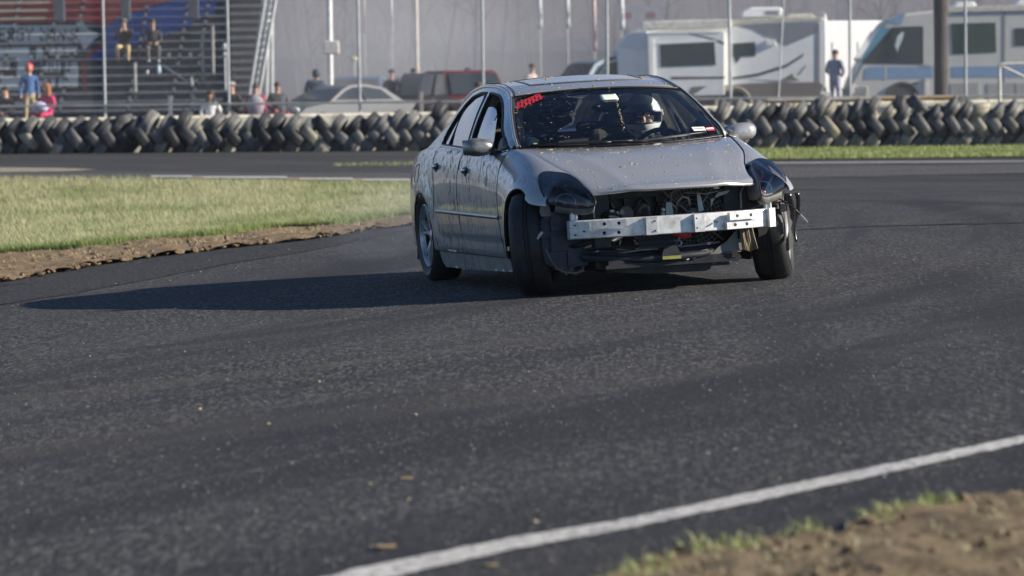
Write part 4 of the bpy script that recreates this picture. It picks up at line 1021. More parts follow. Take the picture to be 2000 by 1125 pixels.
# radiator support frame
m = MB()
m.box((.30, 0, .605), (.14, 1.06, .05)); m.box((.40, 0, .235), (.10, 1.02, .05)); m.box((.32, 0, .575), (.10, .10, .06))
for s in (-1, 1):
    m.box((.36, s * .50, .43), (.10, .10, .40)); m.box((.30, s * .60, .45), (.10, .12, .16)); m.box((.18, s * .47, .40), (.6, .09, .12))
m.box((.13, 0, .62), (.5, .9, .02))
on('radiator_support', m, BLUEBLK, bevel=.006)
for y_ in (-.455, .47): m = MB(); m.box((.51, y_, .365), (.10, .10, .15)); on('crash_rail', m, BLUEBLK, bevel=.006)
for s, ys_ in ((-1, -.475), (1, .465)):     # punched side panels
    m = MB(); m.prism([(-.07, -.12), (.07, -.12), (.08, .10), (.03, .14), (-.05, .13)], (.42, ys_ - s * .03, .50), (0, 1, 0), (0, 0, 1), (-.006, 0, 0)); on('support_panel', m, BLUEBLK)
    m = MB()
    for dy, dz, r in ((-.02, .06, .014), (.02, -.01, .010), (-.03, -.05, .008), (.035, -.07, .012), (.0, -.08, .007)): m.cyl((.421, ys_ - s*.03 + dy, .50 + dz), (.4225, ys_ - s*.03 + dy, .50 + dz), r, n=12)
    on('panel_holes', m, BLK)
    m = MB(); y0 = s * .512; m.tube([(.45, y0 + .0, .625), (.46, y0 - s * .022, .595), (.46, y0 - s*.034, .57), (.46, y0 - s * .034, .48)], .005, 6); m.bar((.455, y0 - s*.034, .57), (.455, y0 - s*.038, .47), .012, .004); on('edge_strip', m, ALUD)
# radiator with fins
m = MB(); m.box((.30, 0, .42), (.03, .86, .36)); core_ = on('radiator', m, BLK)
m = MB()
for i in range(26): m.box((.318, 0, .25 + i * .0135), (.004, .84, .003))
tag(m.build('fins', pm('fin_metal', (.05, .052, .055), .5, metal=.5), core_), kind='stuff')
# fan guard and shroud
FY, FZ = .175, .445
fan = MB(); fan.lathe([(.215, 0), (.225, .02), (.232, .02), (.232, -.03), (.215, -.03)], (.36, FY, FZ), (1, 0, 0), 48); fan_o = on('cooling_fan', fan, BLK, smooth=50)
GUARD = pm('fan_guard_plastic', (.15, .145, .13), .55, var=.3)
for rr in (.205, .18, .155, .13, .105, .08):
    m = MB(); m.tube([(.402, FY + rr * math.cos(t), FZ + rr * math.sin(t)) for t in np.linspace(0, 2*math.pi, 41)[:-1]], .0022, 5, closed=True); m.build('guard_ring', GUARD, fan_o)
for i in range(44):
    t = 2*math.pi*i/44; m = MB(); r0_ = .085 if i % 4 == 0 else .155; m.bar((.400, FY + r0_*math.cos(t), FZ + r0_*math.sin(t)), (.398, FY + .212*math.cos(t), FZ + .212*math.sin(t)), .004, .004); m.build('guard_rib', GUARD, fan_o)
for i in range(7):
    t = 2*math.pi*i/7 + .2; m = MB(); m.bar((.37, FY + .05*math.cos(t), FZ + .05*math.sin(t)), (.37, FY + .195*math.cos(t+.25), FZ + .195*math.sin(t+.25)), .05, .012); m.build('fan_blade', BLK, fan_o)
m = MB(); m.cyl((.36, FY, FZ), (.425, FY, FZ), .055, .05, 20); m.ell((.42, FY, FZ), (.02, .045, .045), 14, 8); m.build('fan_motor', pm('fan_motor', (.11, .11, .11), .5), fan_o, smooth=50)
for t in (.9, 2.4, -.7, -2.2):
    m = MB(); m.bar((.41, FY + .05*math.cos(t), FZ + .05*math.sin(t)), (.40, FY + .25*math.cos(t), FZ + .25*math.sin(t)), .022, .008); m.build('fan_strut', pm('strut_grey', (.16, .155, .14), .5), fan_o)
# second dark fan behind on the right hand side
m = MB(); m.lathe([(.17, 0), (.18, .02), (.186, .02), (.186, -.02)], (.34, -.25, .44), (1, 0, 0), 36)
for i in range(9): 
    t = 2*math.pi*i/9; m.bar((.35, -.25 + .04*math.cos(t), .44 + .04*math.sin(t)), (.35, -.25 + .165*math.cos(t+.2), .44 + .165*math.sin(t+.2)), .04, .01)
on('second_fan', m, BLK, smooth=50)
# hoses, horns, wires
for pts, r, mt, nm in (
    ([(.40, .10, .62), (.45, .03, .60), (.46, .02, .54), (.45, .06, .50), (.44, .05, .47)], .006, ALUD, 'wire_loop'),
    ([(.43, .06, .48), (.45, .065, .54), (.45, .10, .575), (.45, .14, .56), (.44, .15, .51)], .008, ALUD, 'wire_loop'),
    ([(.44, .12, .595), (.46, .25, .582), (.45, .37, .60)], .004, ALUD, 'bonnet_cable'),
    ([(.42, -.42, .48), (.46, -.40, .50), (.47, -.34, .49), (.45, -.30, .47), (.40, -.28, .50)], .010, BLK, 'hose'),
    ([(.40, -.36, .62), (.43, -.35, .55), (.41, -.33, .49)], .012, BLK, 'hose'),
    ([(.42, -.52, .28), (.50, -.35, .29), (.50, -.1, .25), (.47, .1, .26)], .012, BLUEBLK, 'hose'),
    ([(.42, -.55, .24), (.53, -.38, .245), (.53, -.15, .215), (.48, .0, .20)], .009, BLK, 'hose'),
    ([(.40, -.62, .30), (.46, -.50, .33), (.46, -.38, .32), (.42, -.3, .35)], .015, BLUEBLK, 'hose')):
    m = MB(); m.tube(pts, r, 8); on(nm, m, mt, smooth=180)
m = MB(); m.lathe([(.0, .0), (.02, .0), (.045, .02), (.05, .03), (.045, .036), (.036, .03), (.0, .022)], (.42, -.27, .487), (1, .1, .1), 24); on('horn', m, pm('horn_grey', (.09, .09, .095), .4, metal=.3), smooth=40)
m = MB(); m.tube([(.43, -.185, .455), (.46, -.185, .50), (.46, -.175, .525), (.455, -.15, .535), (.455, -.125, .52), (.455, -.12, .46)], .013, 10); on('horn_bell', m, pm('horn_grey', (.09, .09, .095), .4, metal=.3), smooth=180)
m = MB(); m.box((.44, -.345, .485), (.05, .06, .03), Matrix.Rotation(.4, 3, 'X')); m.box((.45, -.36, .505), (.02, .03, .03)); m.cyl((.46, -.385, .475), (.46, -.355, .48), .012, n=10); m.cyl((.45, -.33, .45), (.45, -.33, .475), .018, n=12); on('sensor_block', m, ALUD, bevel=.003)
m = MB(); m.prism([(-.02, -.06), (.02, -.06), (.028, .0), (.018, .065), (-.015, .07), (-.022, .02)], (.47, .005, .475), (0, 1, 0), (0, 0, 1), (-.012, 0, 0)); m.cyl((.458, -.035, .50), (.478, -.035, .50), .012, n=12); m.box((.46, -.035, .46), (.02, .022, .05)); on('latch_bracket', m, ALUD, bevel=.002)
m = MB(); m.prism([(0, 0), (.035, .01), (.02, .09), (.004, .13), (-.006, .10)], (.44, .205, .47), (0, 1, 0), (0, 0, 1), (-.004, 0, 0)); m.prism([(0, 0), (.11, .03), (.13, .05), (.05, .04), (.03, .015), (.0, -.05)], (.43, .29, .545), (0, 1, 0), (0, 0, 1), (-.004, 0, 0)); on('torn_bracket', m, ALUD)
m = MB(); m.box((.50, .31, .615), (.006, .035, .010)); on('small_label', m, ALU)
# oil cooler
oc = MB()
for z in (.338, .305, .272): oc.tube([(.545, -.245, z), (.545, .02, z)], .0055, 6)
for za, zb_ in ((.338, .305),): oc.tube([(.545, .02, za)] + [(.545, .02 + .0165*math.sin(t), .3215 + .0165*math.cos(t)) for t in np.linspace(0, math.pi, 8)] + [(.545, .02, zb_)], .0055, 6)
oc.tube([(.545, .015, .305)] + [(.545, .035 + .0165*math.sin(t), .2885 + .0165*math.cos(t)) for t in np.linspace(0, math.pi, 8)] + [(.545, .02, .272)], .0055, 6)
oco = on('oil_cooler', oc, pm('cooler_tube', (.30, .33, .38), .35, metal=.8), smooth=180)
m = MB()
for i in range(46): m.box((.54, -.225 + i * .005, .305), (.03, .0016, .08))
tag(m.build('fins', pm('cooler_fins', (.06, .065, .075), .4, metal=.6), oco), kind='stuff')
# lower cross member, brackets, under tray
m = MB(); m.tube([(.44, -.56, .235), (.50, -.40, .215), (.54, -.2, .205), (.55, 0, .205), (.52, .2, .21), (.47, .40, .24)], .026, 12); m.box((.47, -.02, .165), (.14, .84, .022)); m.box((.53, -.02, .182), (.012, .80, .045))
on('cross_member', m, BLUEBLK, smooth=40)
m = MB(); m.tube([(.49, -.36, .245), (.535, -.2, .262), (.54, -.1, .262)], .008, 6); on('coolant_pipe', m, ALUD, smooth=180)
m = MB(); m.tube([(.50, .05, .262), (.50, .20, .268), (.48, .32, .275)], .006, 6); m.box((.50, .24, .272), (.01, .025, .016)); on('coolant_pipe', m, ALUD)
m = MB(); m.prism([(.10, -.01), (.12, .03), (.20, .045), (.235, .02), (.27, .05), (.33, .085), (.40, .155), (.47, .175), (.485, .155), (.47, .09), (.44, .025), (.30, .02), (.26, -.0), (.235, -.005), (.22, -.03), (.11, -.02)], (.535, .02, .195), (0, 1, 0), (0, 0, 1), (-.012, 0, 0)); m.box((.50, .30, .21), (.06, .28, .006)); on('lit_lower_bracket', m, pm('grey_bracket_plastic', (.17, .165, .155), .55), bevel=.002)
m = MB(); m.cyl((.538, .085, .19), (.552, .085, .19), .011, n=12); on('washer_bolt', m, ALU)
m = MB(); m.box((.545, .128, .20), (.012, .022, .034)); on('clip', m, BLK)
m = MB(); m.prism([(-.075, 0), (.055, 0), (.04, .05), (.02, .075), (-.05, .07)], (.588, -.02, .205), (0, 1, 0), (0, 0, 1), (-.02, 0, 0)); on('latch_cover', m, BLUEBLK, bevel=.003)
m = MB(); m.box((.592, -.028, .204), (.004, .12, .020)); on('yellow_label', m, pm('faded_yellow', (.24, .25, .05), .6, dirt=(.12, .13, .03), dscale=22))
m = MB(); m.prism([(-.48, .09), (-.30, .05), (-.1, .035), (.1, .03), (.23, .028), (.262, .04), (.27, .075), (.44, .075), (.47, .10), (.42, .17), (-.48, .18)], (.44, 0, .07), (0, 1, 0), (0, 0, 1), (-.25, 0, 0)); on('under_tray', m, BLK, bevel=.006)
m = MB(); m.prism([(.27, 0), (.29, .0), (.30, .014), (.40, .01), (.41, .045), (.27, .05)], (.445, 0, .135), (0, 1, 0), (0, 0, 1), (-.02, 0, 0)); on('torn_tray_edge', m, pm('dirty_plastic', (.14, .13, .11), .8))
m = MB(); m.box((-.05, 0, .14), (.9, .8, .03)); m.cyl((.0, -.62, .22), (.0, .62, .22), .03, n=10); m.box((.02, 0, .30), (.3, .5, .25)); on('engine_sump', m, BLK)
# red cloth knotted under the beam
m = MB(); m.ell((.60, .055, .337), (.02, .034, .024), 14, 8)
for k_, (y, z) in enumerate(((.02, .345), (.0, .349), (.085, .335), (.09, .352))): m.ell((.605, y, z), (.014, .022, .012), 10, 6, Matrix.Rotation(.5 * k_, 3, 'X'))
o = on('red_strap', m, pm('red_cloth', (.45, .015, .03), .45), smooth=180)
# ribbed air duct hanging by the left wheel
m = MB()
for i in range(9):
    dy = (i - 4) * .009; m.tube([(.57 + .006 * math.sin(i * 1.7), .465 + dy, .372), (.575 + .006 * math.sin(i * 1.7), .473 + dy * 1.1, .30), (.57 + .01 * math.sin(i), .487 + dy * 1.25, .222 - .004 * (4 - abs(i - 4)))], .0062, 6)
on('ribbed_duct', m, pm('brown_hose', (.26, .205, .13), .8, dirt=(.12, .1, .07), dscale=14), smooth=180)
# splash box and broken liner on the right hand side
m = MB(); m.prism([(-.135, -.10), (-.06, -.145), (.02, -.15), (.07, -.13), (.14, -.125), (.145, -.02), (.13, .06), (.145, .17), (-.02, .19), (-.03, .22), (-.10, .215), (-.145, .16), (-.15, .0)], (.40, -.655, .31), (0, 1, 0), (0, 0, 1), (-.10, 0, 0)); m.box((.405, -.70, .33), (.02, .11, .10)); m.box((.405, -.60, .24), (.02, .10, .12)); m.box((.41, -.655, .365), (.01, .27, .006))
m.box((.41, -.72, .45), (.02, .06, .09)); m.cyl((.40, -.72, .455), (.425, -.72, .455), .018, n=14); m.box((.41, -.60, .43), (.015, .08, .05))
on('washer_tank', m, pm('blueblack_plastic', (.014, .022, .042), .45, var=.35, dirt=(.035, .042, .06), dscale=16), bevel=.004)
m = MB(); rng2 = random.Random(3)
pts = [(.41, -.79 + .0, .30), (.42, -.755, .22), (.42, -.72, .17), (.42, -.66, .145), (.42, -.60, .14), (.41, -.55, .15)]
m.tube(pts, .006, 6)
for i in range(26):
    t = i / 26; p = Vector(pts[1]).lerp(Vector(pts[-1]), t); p.z = np.interp(p.y, [q[1] for q in pts[1:]], [q[2] for q in pts[1:]]); m.bar(p, p + Vector((.01, rng2.uniform(-.02, .02), rng2.uniform(-.02, .035))), .003, .008)
on('torn_liner_edge', m, pm('scuffed_plastic', (.15, .145, .13), .8))
m = MB(); m.prism([(0, 0), (.06, 0), (.062, .03), (.05, .075), (0, .075), (-.008, .03)], (.40, -.800, .502), (0, 1, 0), (0, 0, 1), (-.006, 0, 0)); on('fender_tab', m, pm('grey_bracket_plastic', (.17, .165, .155), .55), bevel=.002)
def connector(pts, c, d):
    m = MB(); m.tube(pts, .0045, 6); o = on('loose_wire', m, BLK, smooth=180)
    m = MB(); m.bar(c, Vector(c) + Vector(d), .022, .016); m.bar(Vector(c) + Vector(d), Vector(c) + Vector(d) * 1.5, .013, .012); m.build('plug', pm('plug_grey', (.38, .38, .36), .5), o, bevel=.002)
connector([(.40, -.72, .49), (.44, -.775, .47), (.46, -.80, .44), (.46, -.815, .41)], (.46, -.815, .41), (.0, -.022, -.028))
connector([(.36, .76, .50), (.40, .80, .49), (.42, .845, .45), (.43, .87, .41)], (.43, .87, .41), (.01, .028, -.034))
m = MB(); m.tube([(.38, .75, .52), (.40, .78, .50), (.38, .80, .47), (.40, .79, .44)], .006, 6); m.box((.39, .80, .52), (.03, .03, .04)); m.box((.40, .765, .46), (.03, .035, .05)); on('bracket_cluster', m, BLK, bevel=.003)
# broken wheel-arch liner strips on the left hand side
for k_, (y0, w_) in enumerate(((.80, .045), (.855, .03))):
    m = MB(); m.grid(lambda u, v: (.42 - .10 * math.sin(u * 3.1) * .3 - .03 * k_, y0 + .018 * math.sin(u * 5 + k_) + w_ * (v - .5) * (1 - .5 * u) + .02 * math.sin(math.pi * u), .55 - (.36 - .05 * k_) * u), 18, 3); on('torn_arch_liner', m, pm('glossy_black_liner', (.014, .014, .016), .22), smooth=180, solid=.004)
m = MB(); m.prism([(0, 0), (.02, .0), (.03, .05), (.018, .13), (.03, .17), (.012, .20), (.0, .12)], (.44, .785, .20), (0, 1, 0), (0, 0, 1), (-.005, 0, 0)); on('torn_arch_liner', m, pm('scuffed_plastic', (.15, .145, .13), .8))
m = MB(); m.prism([(0, 0), (.05, .02), (.09, .09), (.10, .17), (.0, .17)], (.40, .60, .285), (0, 1, 0), (0, 0, 1), (-.05, 0, 0)); on('left_splash_plate', m, BLK, bevel=.003)

# --- wipers, stickers, tag, cracks
def onws(k, w_, off): return gh(k, w_, off)
for (w0, w1, k1) in ((-.90, .02, .075), (-.02, .80, .10)):
    m = MB(); pts = [gh(.022 + (k1 - .05) * t, w0 + (w1 - w0) * t, .010 + .008 * math.sin(math.pi * t)) for t in np.linspace(0, 1, 14)]
    m.tube(pts, .0065, 6); m.tube([p + Vector((.014, 0, -.004)) for p in pts[1:11]], .006, 6)
    on('wiper', m, BLK, smooth=180)
m = MB(); m.grid(lambda u, v: gh(-.02 + .05 * u, (-.97 + 1.94 * v), .004), 3, 24); on('cowl_cover', m, BLK, smooth=180)
def sticker(name, k0, k1, w0, w1, mat, skew=0, off=.0008, par=None, nu=4, nv=6):
    m = MB(); m.grid(lambda u, v: gh(k0 + (k1 - k0) * u + skew * v, w0 + (w1 - w0) * v, off), nu, nv)
    o = m.build(name, mat, par or ws, smooth=180)
    if sum(f.normal.z for f in o.data.polygons) < 0: o.data.flip_normals()
    return o
REDS = pm('red_vinyl', (.55, .025, .045), .5, var=.1)
# slanted red windshield lettering, illegible: uprights joined by a top and a bottom bar
for i in range(7):
    w0 = -.945 + i * .040; kk = .72 + i * .024
    sticker('red_letter', kk, kk + .14, w0, w0 + .026, REDS, skew=.012)
    sticker('red_letter', kk + .118, kk + .14, w0 + .018, w0 + .043, REDS, skew=.018)
    if i % 2 == 0: sticker('red_letter', kk + .03, kk + .055, w0 + .018, w0 + .043, REDS, skew=.018)
    else: sticker('red_letter', kk + .075, kk + .10, w0 + .018, w0 + .043, REDS, skew=.018)
sticker('white_sticker', .135, .205, .685, .82, pm('white_vinyl', (.75, .78, .74), .5, var=.04), skew=-.02)
sticker('red_white_sticker', .13, .155, .83, .915, pm('white_vinyl', (.75, .78, .74), .5, var=.04), skew=-.01, off=.001)
sticker('red_white_sticker', .105, .165, .83, .915, REDS, skew=-.01)
sticker('sticker_print', .155, .185, .70, .80, pm('grey_print', (.45, .48, .46), .6), skew=-.015, off=.0016)
sticker('inspection_sticker', .04, .075, -.86, -.83, pm('green_sticker', (.35, .6, .15), .5), off=.001)
o = sticker('toll_tag', .775, .86, -.055, .125, pm('tag_white', (.72, .78, .70), .5, var=.03), off=.008); 
md = o.modifiers.new('s', 'SOLIDIFY'); md.thickness = .012; o.parent = car
m = MB(); m.ell((-.93, 0.03, 1.16), (.03, .13, .038), 20, 10); m.cyl((-.93, .03, 1.16), (-1.0, .03, 1.24), .008, n=8); on('rear_view_mirror', m, pm('mirror_black', (.02, .022, .026), .3), smooth=180)
# straw stuck on the windshield and mud crumbs on bonnet and roof
MUDL = pm('light_mud', (.50, .39, .24), .95, var=.25)
m = MB(); p = None
for k_ in range(13):
    a = gh(.70 - .034 * k_, .075 - .006 * k_ + .010 * math.sin(k_ * 2.7), .002); b_ = gh(.672 - .034 * k_ + .01 * (k_ % 3), .07 - .006 * k_ + .010 * math.sin(k_ * 1.9 + 1.8), .003); m.bar(a, b_, .0035 + .001 * (k_ % 2), .003)
on('stuck_straw', m, MUDL)
def crumbs(fn, n, smin, smax, name, lab, parent=car, mat=MUDL):
    ico = bmesh.new(); bmesh.ops.create_icosphere(ico, subdivisions=1, radius=1); base = np.array([v.co[:] for v in ico.verts]); F = [tuple(v.index for v in f.verts) for f in ico.faces]; ico.free(); m = MB()
    for _ in range(n):
        p = fn(); s = smin * (smax / smin) ** (random.random() ** 2.2); a = random.gauss(.5, .8); c_, d_ = math.cos(a), math.sin(a); L = random.choice([1, 1, 1.6, 2.8])
        q = base * np.array([s, s * L, s * .30]) * (1 + rng.uniform(-.3, .3, (len(base), 1)))
        m.add([(p[0] + v[0]*c_ - v[1]*d_, p[1] + v[0]*d_ + v[1]*c_, p[2] + v[2]) for v in q], F)
    tag(m.build(name, mat, parent), lab, kind='stuff')
rt = random.random
crumbs(lambda: bonnet_pt(min(.97, rt() ** .8), random.uniform(-.95, .93), .001), 420, .0016, .0080, 'mud_crumbs', 'tan bits of mud on the bonnet', bonnet)
crumbs(lambda: gh(1 + .55 * rt() ** 1.6, random.uniform(-.95, .95), .002), 80, .0025, .0095, 'mud_crumbs', 'tan bits of mud on the roof', roof)
crumbs(lambda: gh(1 - .97 * rt() ** 1.3, -.96 + 1.5 * rt() ** 3.2, .002), 120, .0015, .0065, 'mud_crumbs', 'bits of mud stuck to the windshield', ws)
crumbs(lambda: gh(1 + .42 + .25 * rt(), random.uniform(-.85, -.2), .004), 22, .005, .013, 'mud_crumbs', 'clods along the roof', roof, MUD)
# round logo-free bonnet edge gap strip
# --- interior
m = MB(); m.prism([(-.35, .55), (-.35, .84), (-.62, .90), (-.86, .885), (-.92, .80), (-.84, .60)], (0, -.74, 0), (1, 0, 0), (0, 0, 1), (0, 1.48, 0)); on('dashboard', m, INT, bevel=.02)
def seat(y, x=-1.62):
    m = MB(); m.box((x + .18, y, .42), (.52, .50, .16)); m.box((x - .14, y, .74), (.16, .50, .56), Matrix.Rotation(-.22, 3, 'Y')); o = on('seat', m, pm('seat_cloth', (.055, .055, .05), .9), bevel=.05)
    m = MB(); m.box((x - .22, y, 1.06), (.10, .26, .16), Matrix.Rotation(-.2, 3, 'Y')); m.build('headrest', pm('seat_cloth', (.055, .055, .05), .9), o, bevel=.04)
seat(.38, -1.72); seat(-.38)
m = MB(); m.box((-2.45, 0, .42), (.5, 1.25, .2)); m.box((-2.72, 0, .75), (.16, 1.25, .5), Matrix.Rotation(-.3, 3, 'Y'))
for y in (-.4, 0, .4): m.box((-2.82, y, 1.0), (.08, .26, .13))
on('rear_bench', m, pm('seat_cloth', (.055, .055, .05), .9), bevel=.03)
patch('headliner', 1.02, 2.0, BEIGE, off=-.045, shrink=.03, nk=8, nw=10)
for s in (-1, 1):
    m = MB(); m.tube([(x, s * (ryf(x) - .055), rzf(x) - .03) for x in np.linspace(-.62, -1.25, 12)], .022, 8); on('pillar_trim', m, BEIGE, smooth=180)
    m = MB(); m.bar((-1.72, s * .70, .95), (-1.80, s * .57, 1.29), .10, .05); on('belt_pillar_trim', m, BEIGE, bevel=.01)
m = MB(); m.bar((-1.72, .62, 1.14), (-1.30, -.45, .78), .045, .004) if False else m.bar((-1.76, .55, 1.12), (-1.62, .46, .86), .045, .005); on('seat_belt', m, BLK)
m = MB(); cst = Vector((-1.04, .38, .825)); q = Vector((-.9, 0, .45)).to_track_quat('Z', 'Y').to_matrix()
m.tube([cst + q @ Vector((.185 * math.cos(t), .185 * math.sin(t), 0)) for t in np.linspace(0, 2*math.pi, 37)[:-1]], .016, 8, closed=True)
m.cyl(cst, cst + Vector((.22, 0, -.11)), .045, n=14)
for t in (0, math.pi, -math.pi/2): m.bar(cst, cst + q @ Vector((.18 * math.cos(t), .18 * math.sin(t), 0)), .03, .012)
on('steering_wheel', m, pm('wheel_leather', (.03, .03, .033), .5), smooth=60)
# small white and grey rounded shape behind the windshield, passenger side
m = MB(); m.ell((-.78, -.56, .94), (.07, .055, .055), 20, 12, Matrix.Rotation(.5, 3, 'X')); sp_ = m.build('loose_oddment', pm('oddment_white', (.85, .87, .92), .4, dirt=(.08, .08, .09), dscale=14), None, smooth=180)
sp_.matrix_world = CARM; tag(sp_, 'small white and grey mask lying behind the windshield on the passenger side', 'oddment')
m = MB(); m.tube([(-.78, -.56 + .06 * math.cos(t), .945 + .055 * math.sin(t)) for t in np.linspace(.5, 4.4, 16)], .007, 6); m.build('strap', BLK, sp_)

# ---------------------------------------------------------------- people
SKIN = pm('skin', (.50, .30, .21), .55, var=.1)
def pmats(top, trouser, shoe=(.03, .03, .03)):
    f = lambda c, n: pm(f'{n}_{c[0]:.3f}_{c[1]:.3f}_{c[2]:.3f}', c, .85, var=.25, scale=6, bmp=.3, bscale=25)
    return [SKIN, f(top, 'jacket'), f(trouser, 'trousers'), f(shoe, 'shoes')]
def skinmesh(J, E, rad, root, sub=1):
    names = list(J); me = bpy.data.meshes.new('tmp'); me.from_pydata([J[n] for n in names], [(names.index(a), names.index(b)) for a, b in E], [])
    o = bpy.data.objects.new('tmp', me); COL.objects.link(o)
    md = o.modifiers.new('k', 'SKIN'); 
    bm = bmesh.new(); bm.from_mesh(me); L = bm.verts.layers.skin.verify(); bm.verts.ensure_lookup_table()
    for i, n in enumerate(names):
        r = rad[n]; bm.verts[i][L].radius = r if isinstance(r, tuple) else (r, r); bm.verts[i][L].use_root = (n == root)
    bm.to_mesh(me); bm.free()
    md.use_smooth_shade = True
    s = o.modifiers.new('s', 'SUBSURF'); s.levels = sub
    dg = bpy.context.evaluated_depsgraph_get(); dg.update()
    out = bpy.data.meshes.new_from_object(o.evaluated_get(dg)); bpy.data.objects.remove(o); return out
def person(loc, rz, label, pose='stand', top=(.03, .03, .035), trouser=(.05, .05, .06), hair=(.03, .02, .015), hairlen=0, cap=None, hood=None, arms='down', scale=1.0, bulk=1.0, lean=0.0, group=None, shoe=(.03, .03, .03)):
    """faces -y when rz = 0"""
    h = .95 if pose == 'stand' else .50
    J = dict(pel=(0, 0, h), bel=(0, -.02 - lean*.1, h + .18), che=(0, -.02 - lean*.28, h + .36), nk=(0, -.03 - lean*.42, h + .55), h0=(0, -.045 - lean*.5, h + .62), h1=(0, -.055 - lean*.55, h + .72), h2=(0, -.05 - lean*.56, h + .80))
    rad = dict(pel=(.155*bulk, .12*bulk), bel=(.145*bulk, .11*bulk), che=(.175*bulk, .125*bulk), nk=.058, h0=(.062, .072), h1=(.078, .098), h2=(.062, .075))
    E = [('pel', 'bel'), ('bel', 'che'), ('che', 'nk'), ('nk', 'h0'), ('h0', 'h1'), ('h1', 'h2')]; cls = {}
    for s, n in ((-1, 'r'), (1, 'l')):
        c = J['che']
        J['sh' + n] = (s*.19*bulk, c[1], c[2] + .12)
        if arms == 'down': J['el' + n] = (s*.25*bulk, c[1] + .03, c[2] - .16); J['wr' + n] = (s*.25*bulk, c[1] - .06, c[2] - .40); J['hd' + n] = (s*.25*bulk, c[1] - .09, c[2] - .49)
        elif arms == 'front': J['el' + n] = (s*.26*bulk, c[1] + .0, c[2] - .15); J['wr' + n] = (s*.10, c[1] - .20, c[2] - .28); J['hd' + n] = (s*.035, c[1] - .23, c[2] - .30)
        elif arms == 'lap': J['el' + n] = (s*.27*bulk, c[1] - .04, c[2] - .16); J['wr' + n] = (s*.12, c[1] - .30, c[2] - .24); J['hd' + n] = (s*.05, c[1] - .36, c[2] - .26)
        elif arms == 'chin': J['el' + n] = (s*.22*bulk, c[1] - .15, c[2] - .10); J['wr' + n] = (s*.07, c[1] - .22, c[2] + .12); J['hd' + n] = (s*.03, c[1] - .18, c[2] + .20)
        elif arms == 'hip': J['el' + n] = (s*.34*bulk, c[1] + .05, c[2] - .10); J['wr' + n] = (s*.22*bulk, c[1] - .06, c[2] - .24); J['hd' + n] = (s*.17*bulk, c[1] - .11, c[2] - .28)
        if pose == 'stand': J['hi' + n] = (s*.09, 0, h - .08); J['kn' + n] = (s*.11, -.02, .48); J['an' + n] = (s*.12, .02, .09); J['to' + n] = (s*.14, -.15, .04)
        else: J['hi' + n] = (s*.10, -.06, h - .02); J['kn' + n] = (s*.17, -.48, h + .02); J['an' + n] = (s*.15, -.50, .09); J['to' + n] = (s*.16, -.66, .04)
        rad.update({'sh' + n: .072*bulk, 'el' + n: .052*bulk, 'wr' + n: .036*bulk, 'hd' + n: (.038, .026), 'hi' + n: .092*bulk, 'kn' + n: .062*bulk, 'an' + n: .045*bulk, 'to' + n: (.045, .035)})
        E += [('che', 'sh' + n), ('sh' + n, 'el' + n), ('el' + n, 'wr' + n), ('wr' + n, 'hd' + n), ('pel', 'hi' + n), ('hi' + n, 'kn' + n), ('kn' + n, 'an' + n), ('an' + n, 'to' + n)]
    me = skinmesh(J, E, rad, 'pel')
    for x in pmats(top, trouser, shoe): me.materials.append(x)
    seg = []
    for a, b_ in E:
        k = 0 if a in ('nk', 'h0', 'h1') or a[:2] == 'wr' else 3 if a[:2] == 'an' else 2 if a[:2] in ('hi', 'kn') or (a == 'pel' and b_ != 'bel') else 1
        seg.append((Vector(J[a]), Vector(J[b_]), k))
    for f in me.polygons:
        c = f.center; best = 9; kk = 1
        for a, b_, k in seg:
            d = b_ - a; t = max(0, min(1, (c - a).dot(d) / d.dot(d))); q = (c - (a + d * t)).length
            if q < best: best = q; kk = k
        f.material_index = kk
    o = link_mesh('person', me); o.location = loc; o.rotation_euler = (0, 0, rz); o.scale = (scale,) * 3; me.name = 'person'
    tag(o, label, 'person', group)
    H = Vector(J['h1']); HM = pm(f'hair_{hair[0]:.3f}_{hair[1]:.3f}', hair, .7, var=.3, bmp=.4, bscale=40)
    mb = MB()
    if hood: 
        mb.ell(H + Vector((0, .02, .015)), (.118, .135, .145), 16, 10); V = mb.v
        for i, v in enumerate(V):
            if v[1] < H.y - .06: V[i] = (v[0] * 1.0, H.y - .06, v[2])
        mb.build('hood', pm(f'hood_{hood[0]:.3f}_{hood[1]:.3f}', hood, .85, var=.2), o, smooth=180)
        mb = MB(); mb.ell(H + Vector((0, -.055, -.005)), (.068, .045, .095), 12, 8); mb.build('face', SKIN, o, smooth=180)
    else:
        mb.ell(H + Vector((0, .018, .035)), (.102, .115, .105), 16, 9, z0=-12)
        if hairlen:
            mb.ell(H + Vector((0, .055, -.03 - hairlen * .4)), (.11, .075, .10 + hairlen * .6), 14, 8)
            for s in (-1, 1): mb.ell(H + Vector((s * .085, -.01, -.05 - hairlen * .35)), (.032, .05, .10 + hairlen * .5), 10, 7)
        mb.build('hair', HM, o, smooth=180)
        if cap:
            mb = MB(); mb.ell(H + Vector((0, .005, .055)), (.108, .122, .085), 16, 6, z0=0); mb.ell(H + Vector((0, -.12, .058)), (.07, .075, .012), 12, 4); mb.build('cap', pm(f'cap_{cap[0]:.3f}_{cap[1]:.3f}', cap, .8), o, smooth=180)
        mb = MB(); mb.ell(H + Vector((0, -.098, -.022)), (.014, .02, .024), 8, 6)
        mb.build('nose', SKIN, o, smooth=180)
    return o

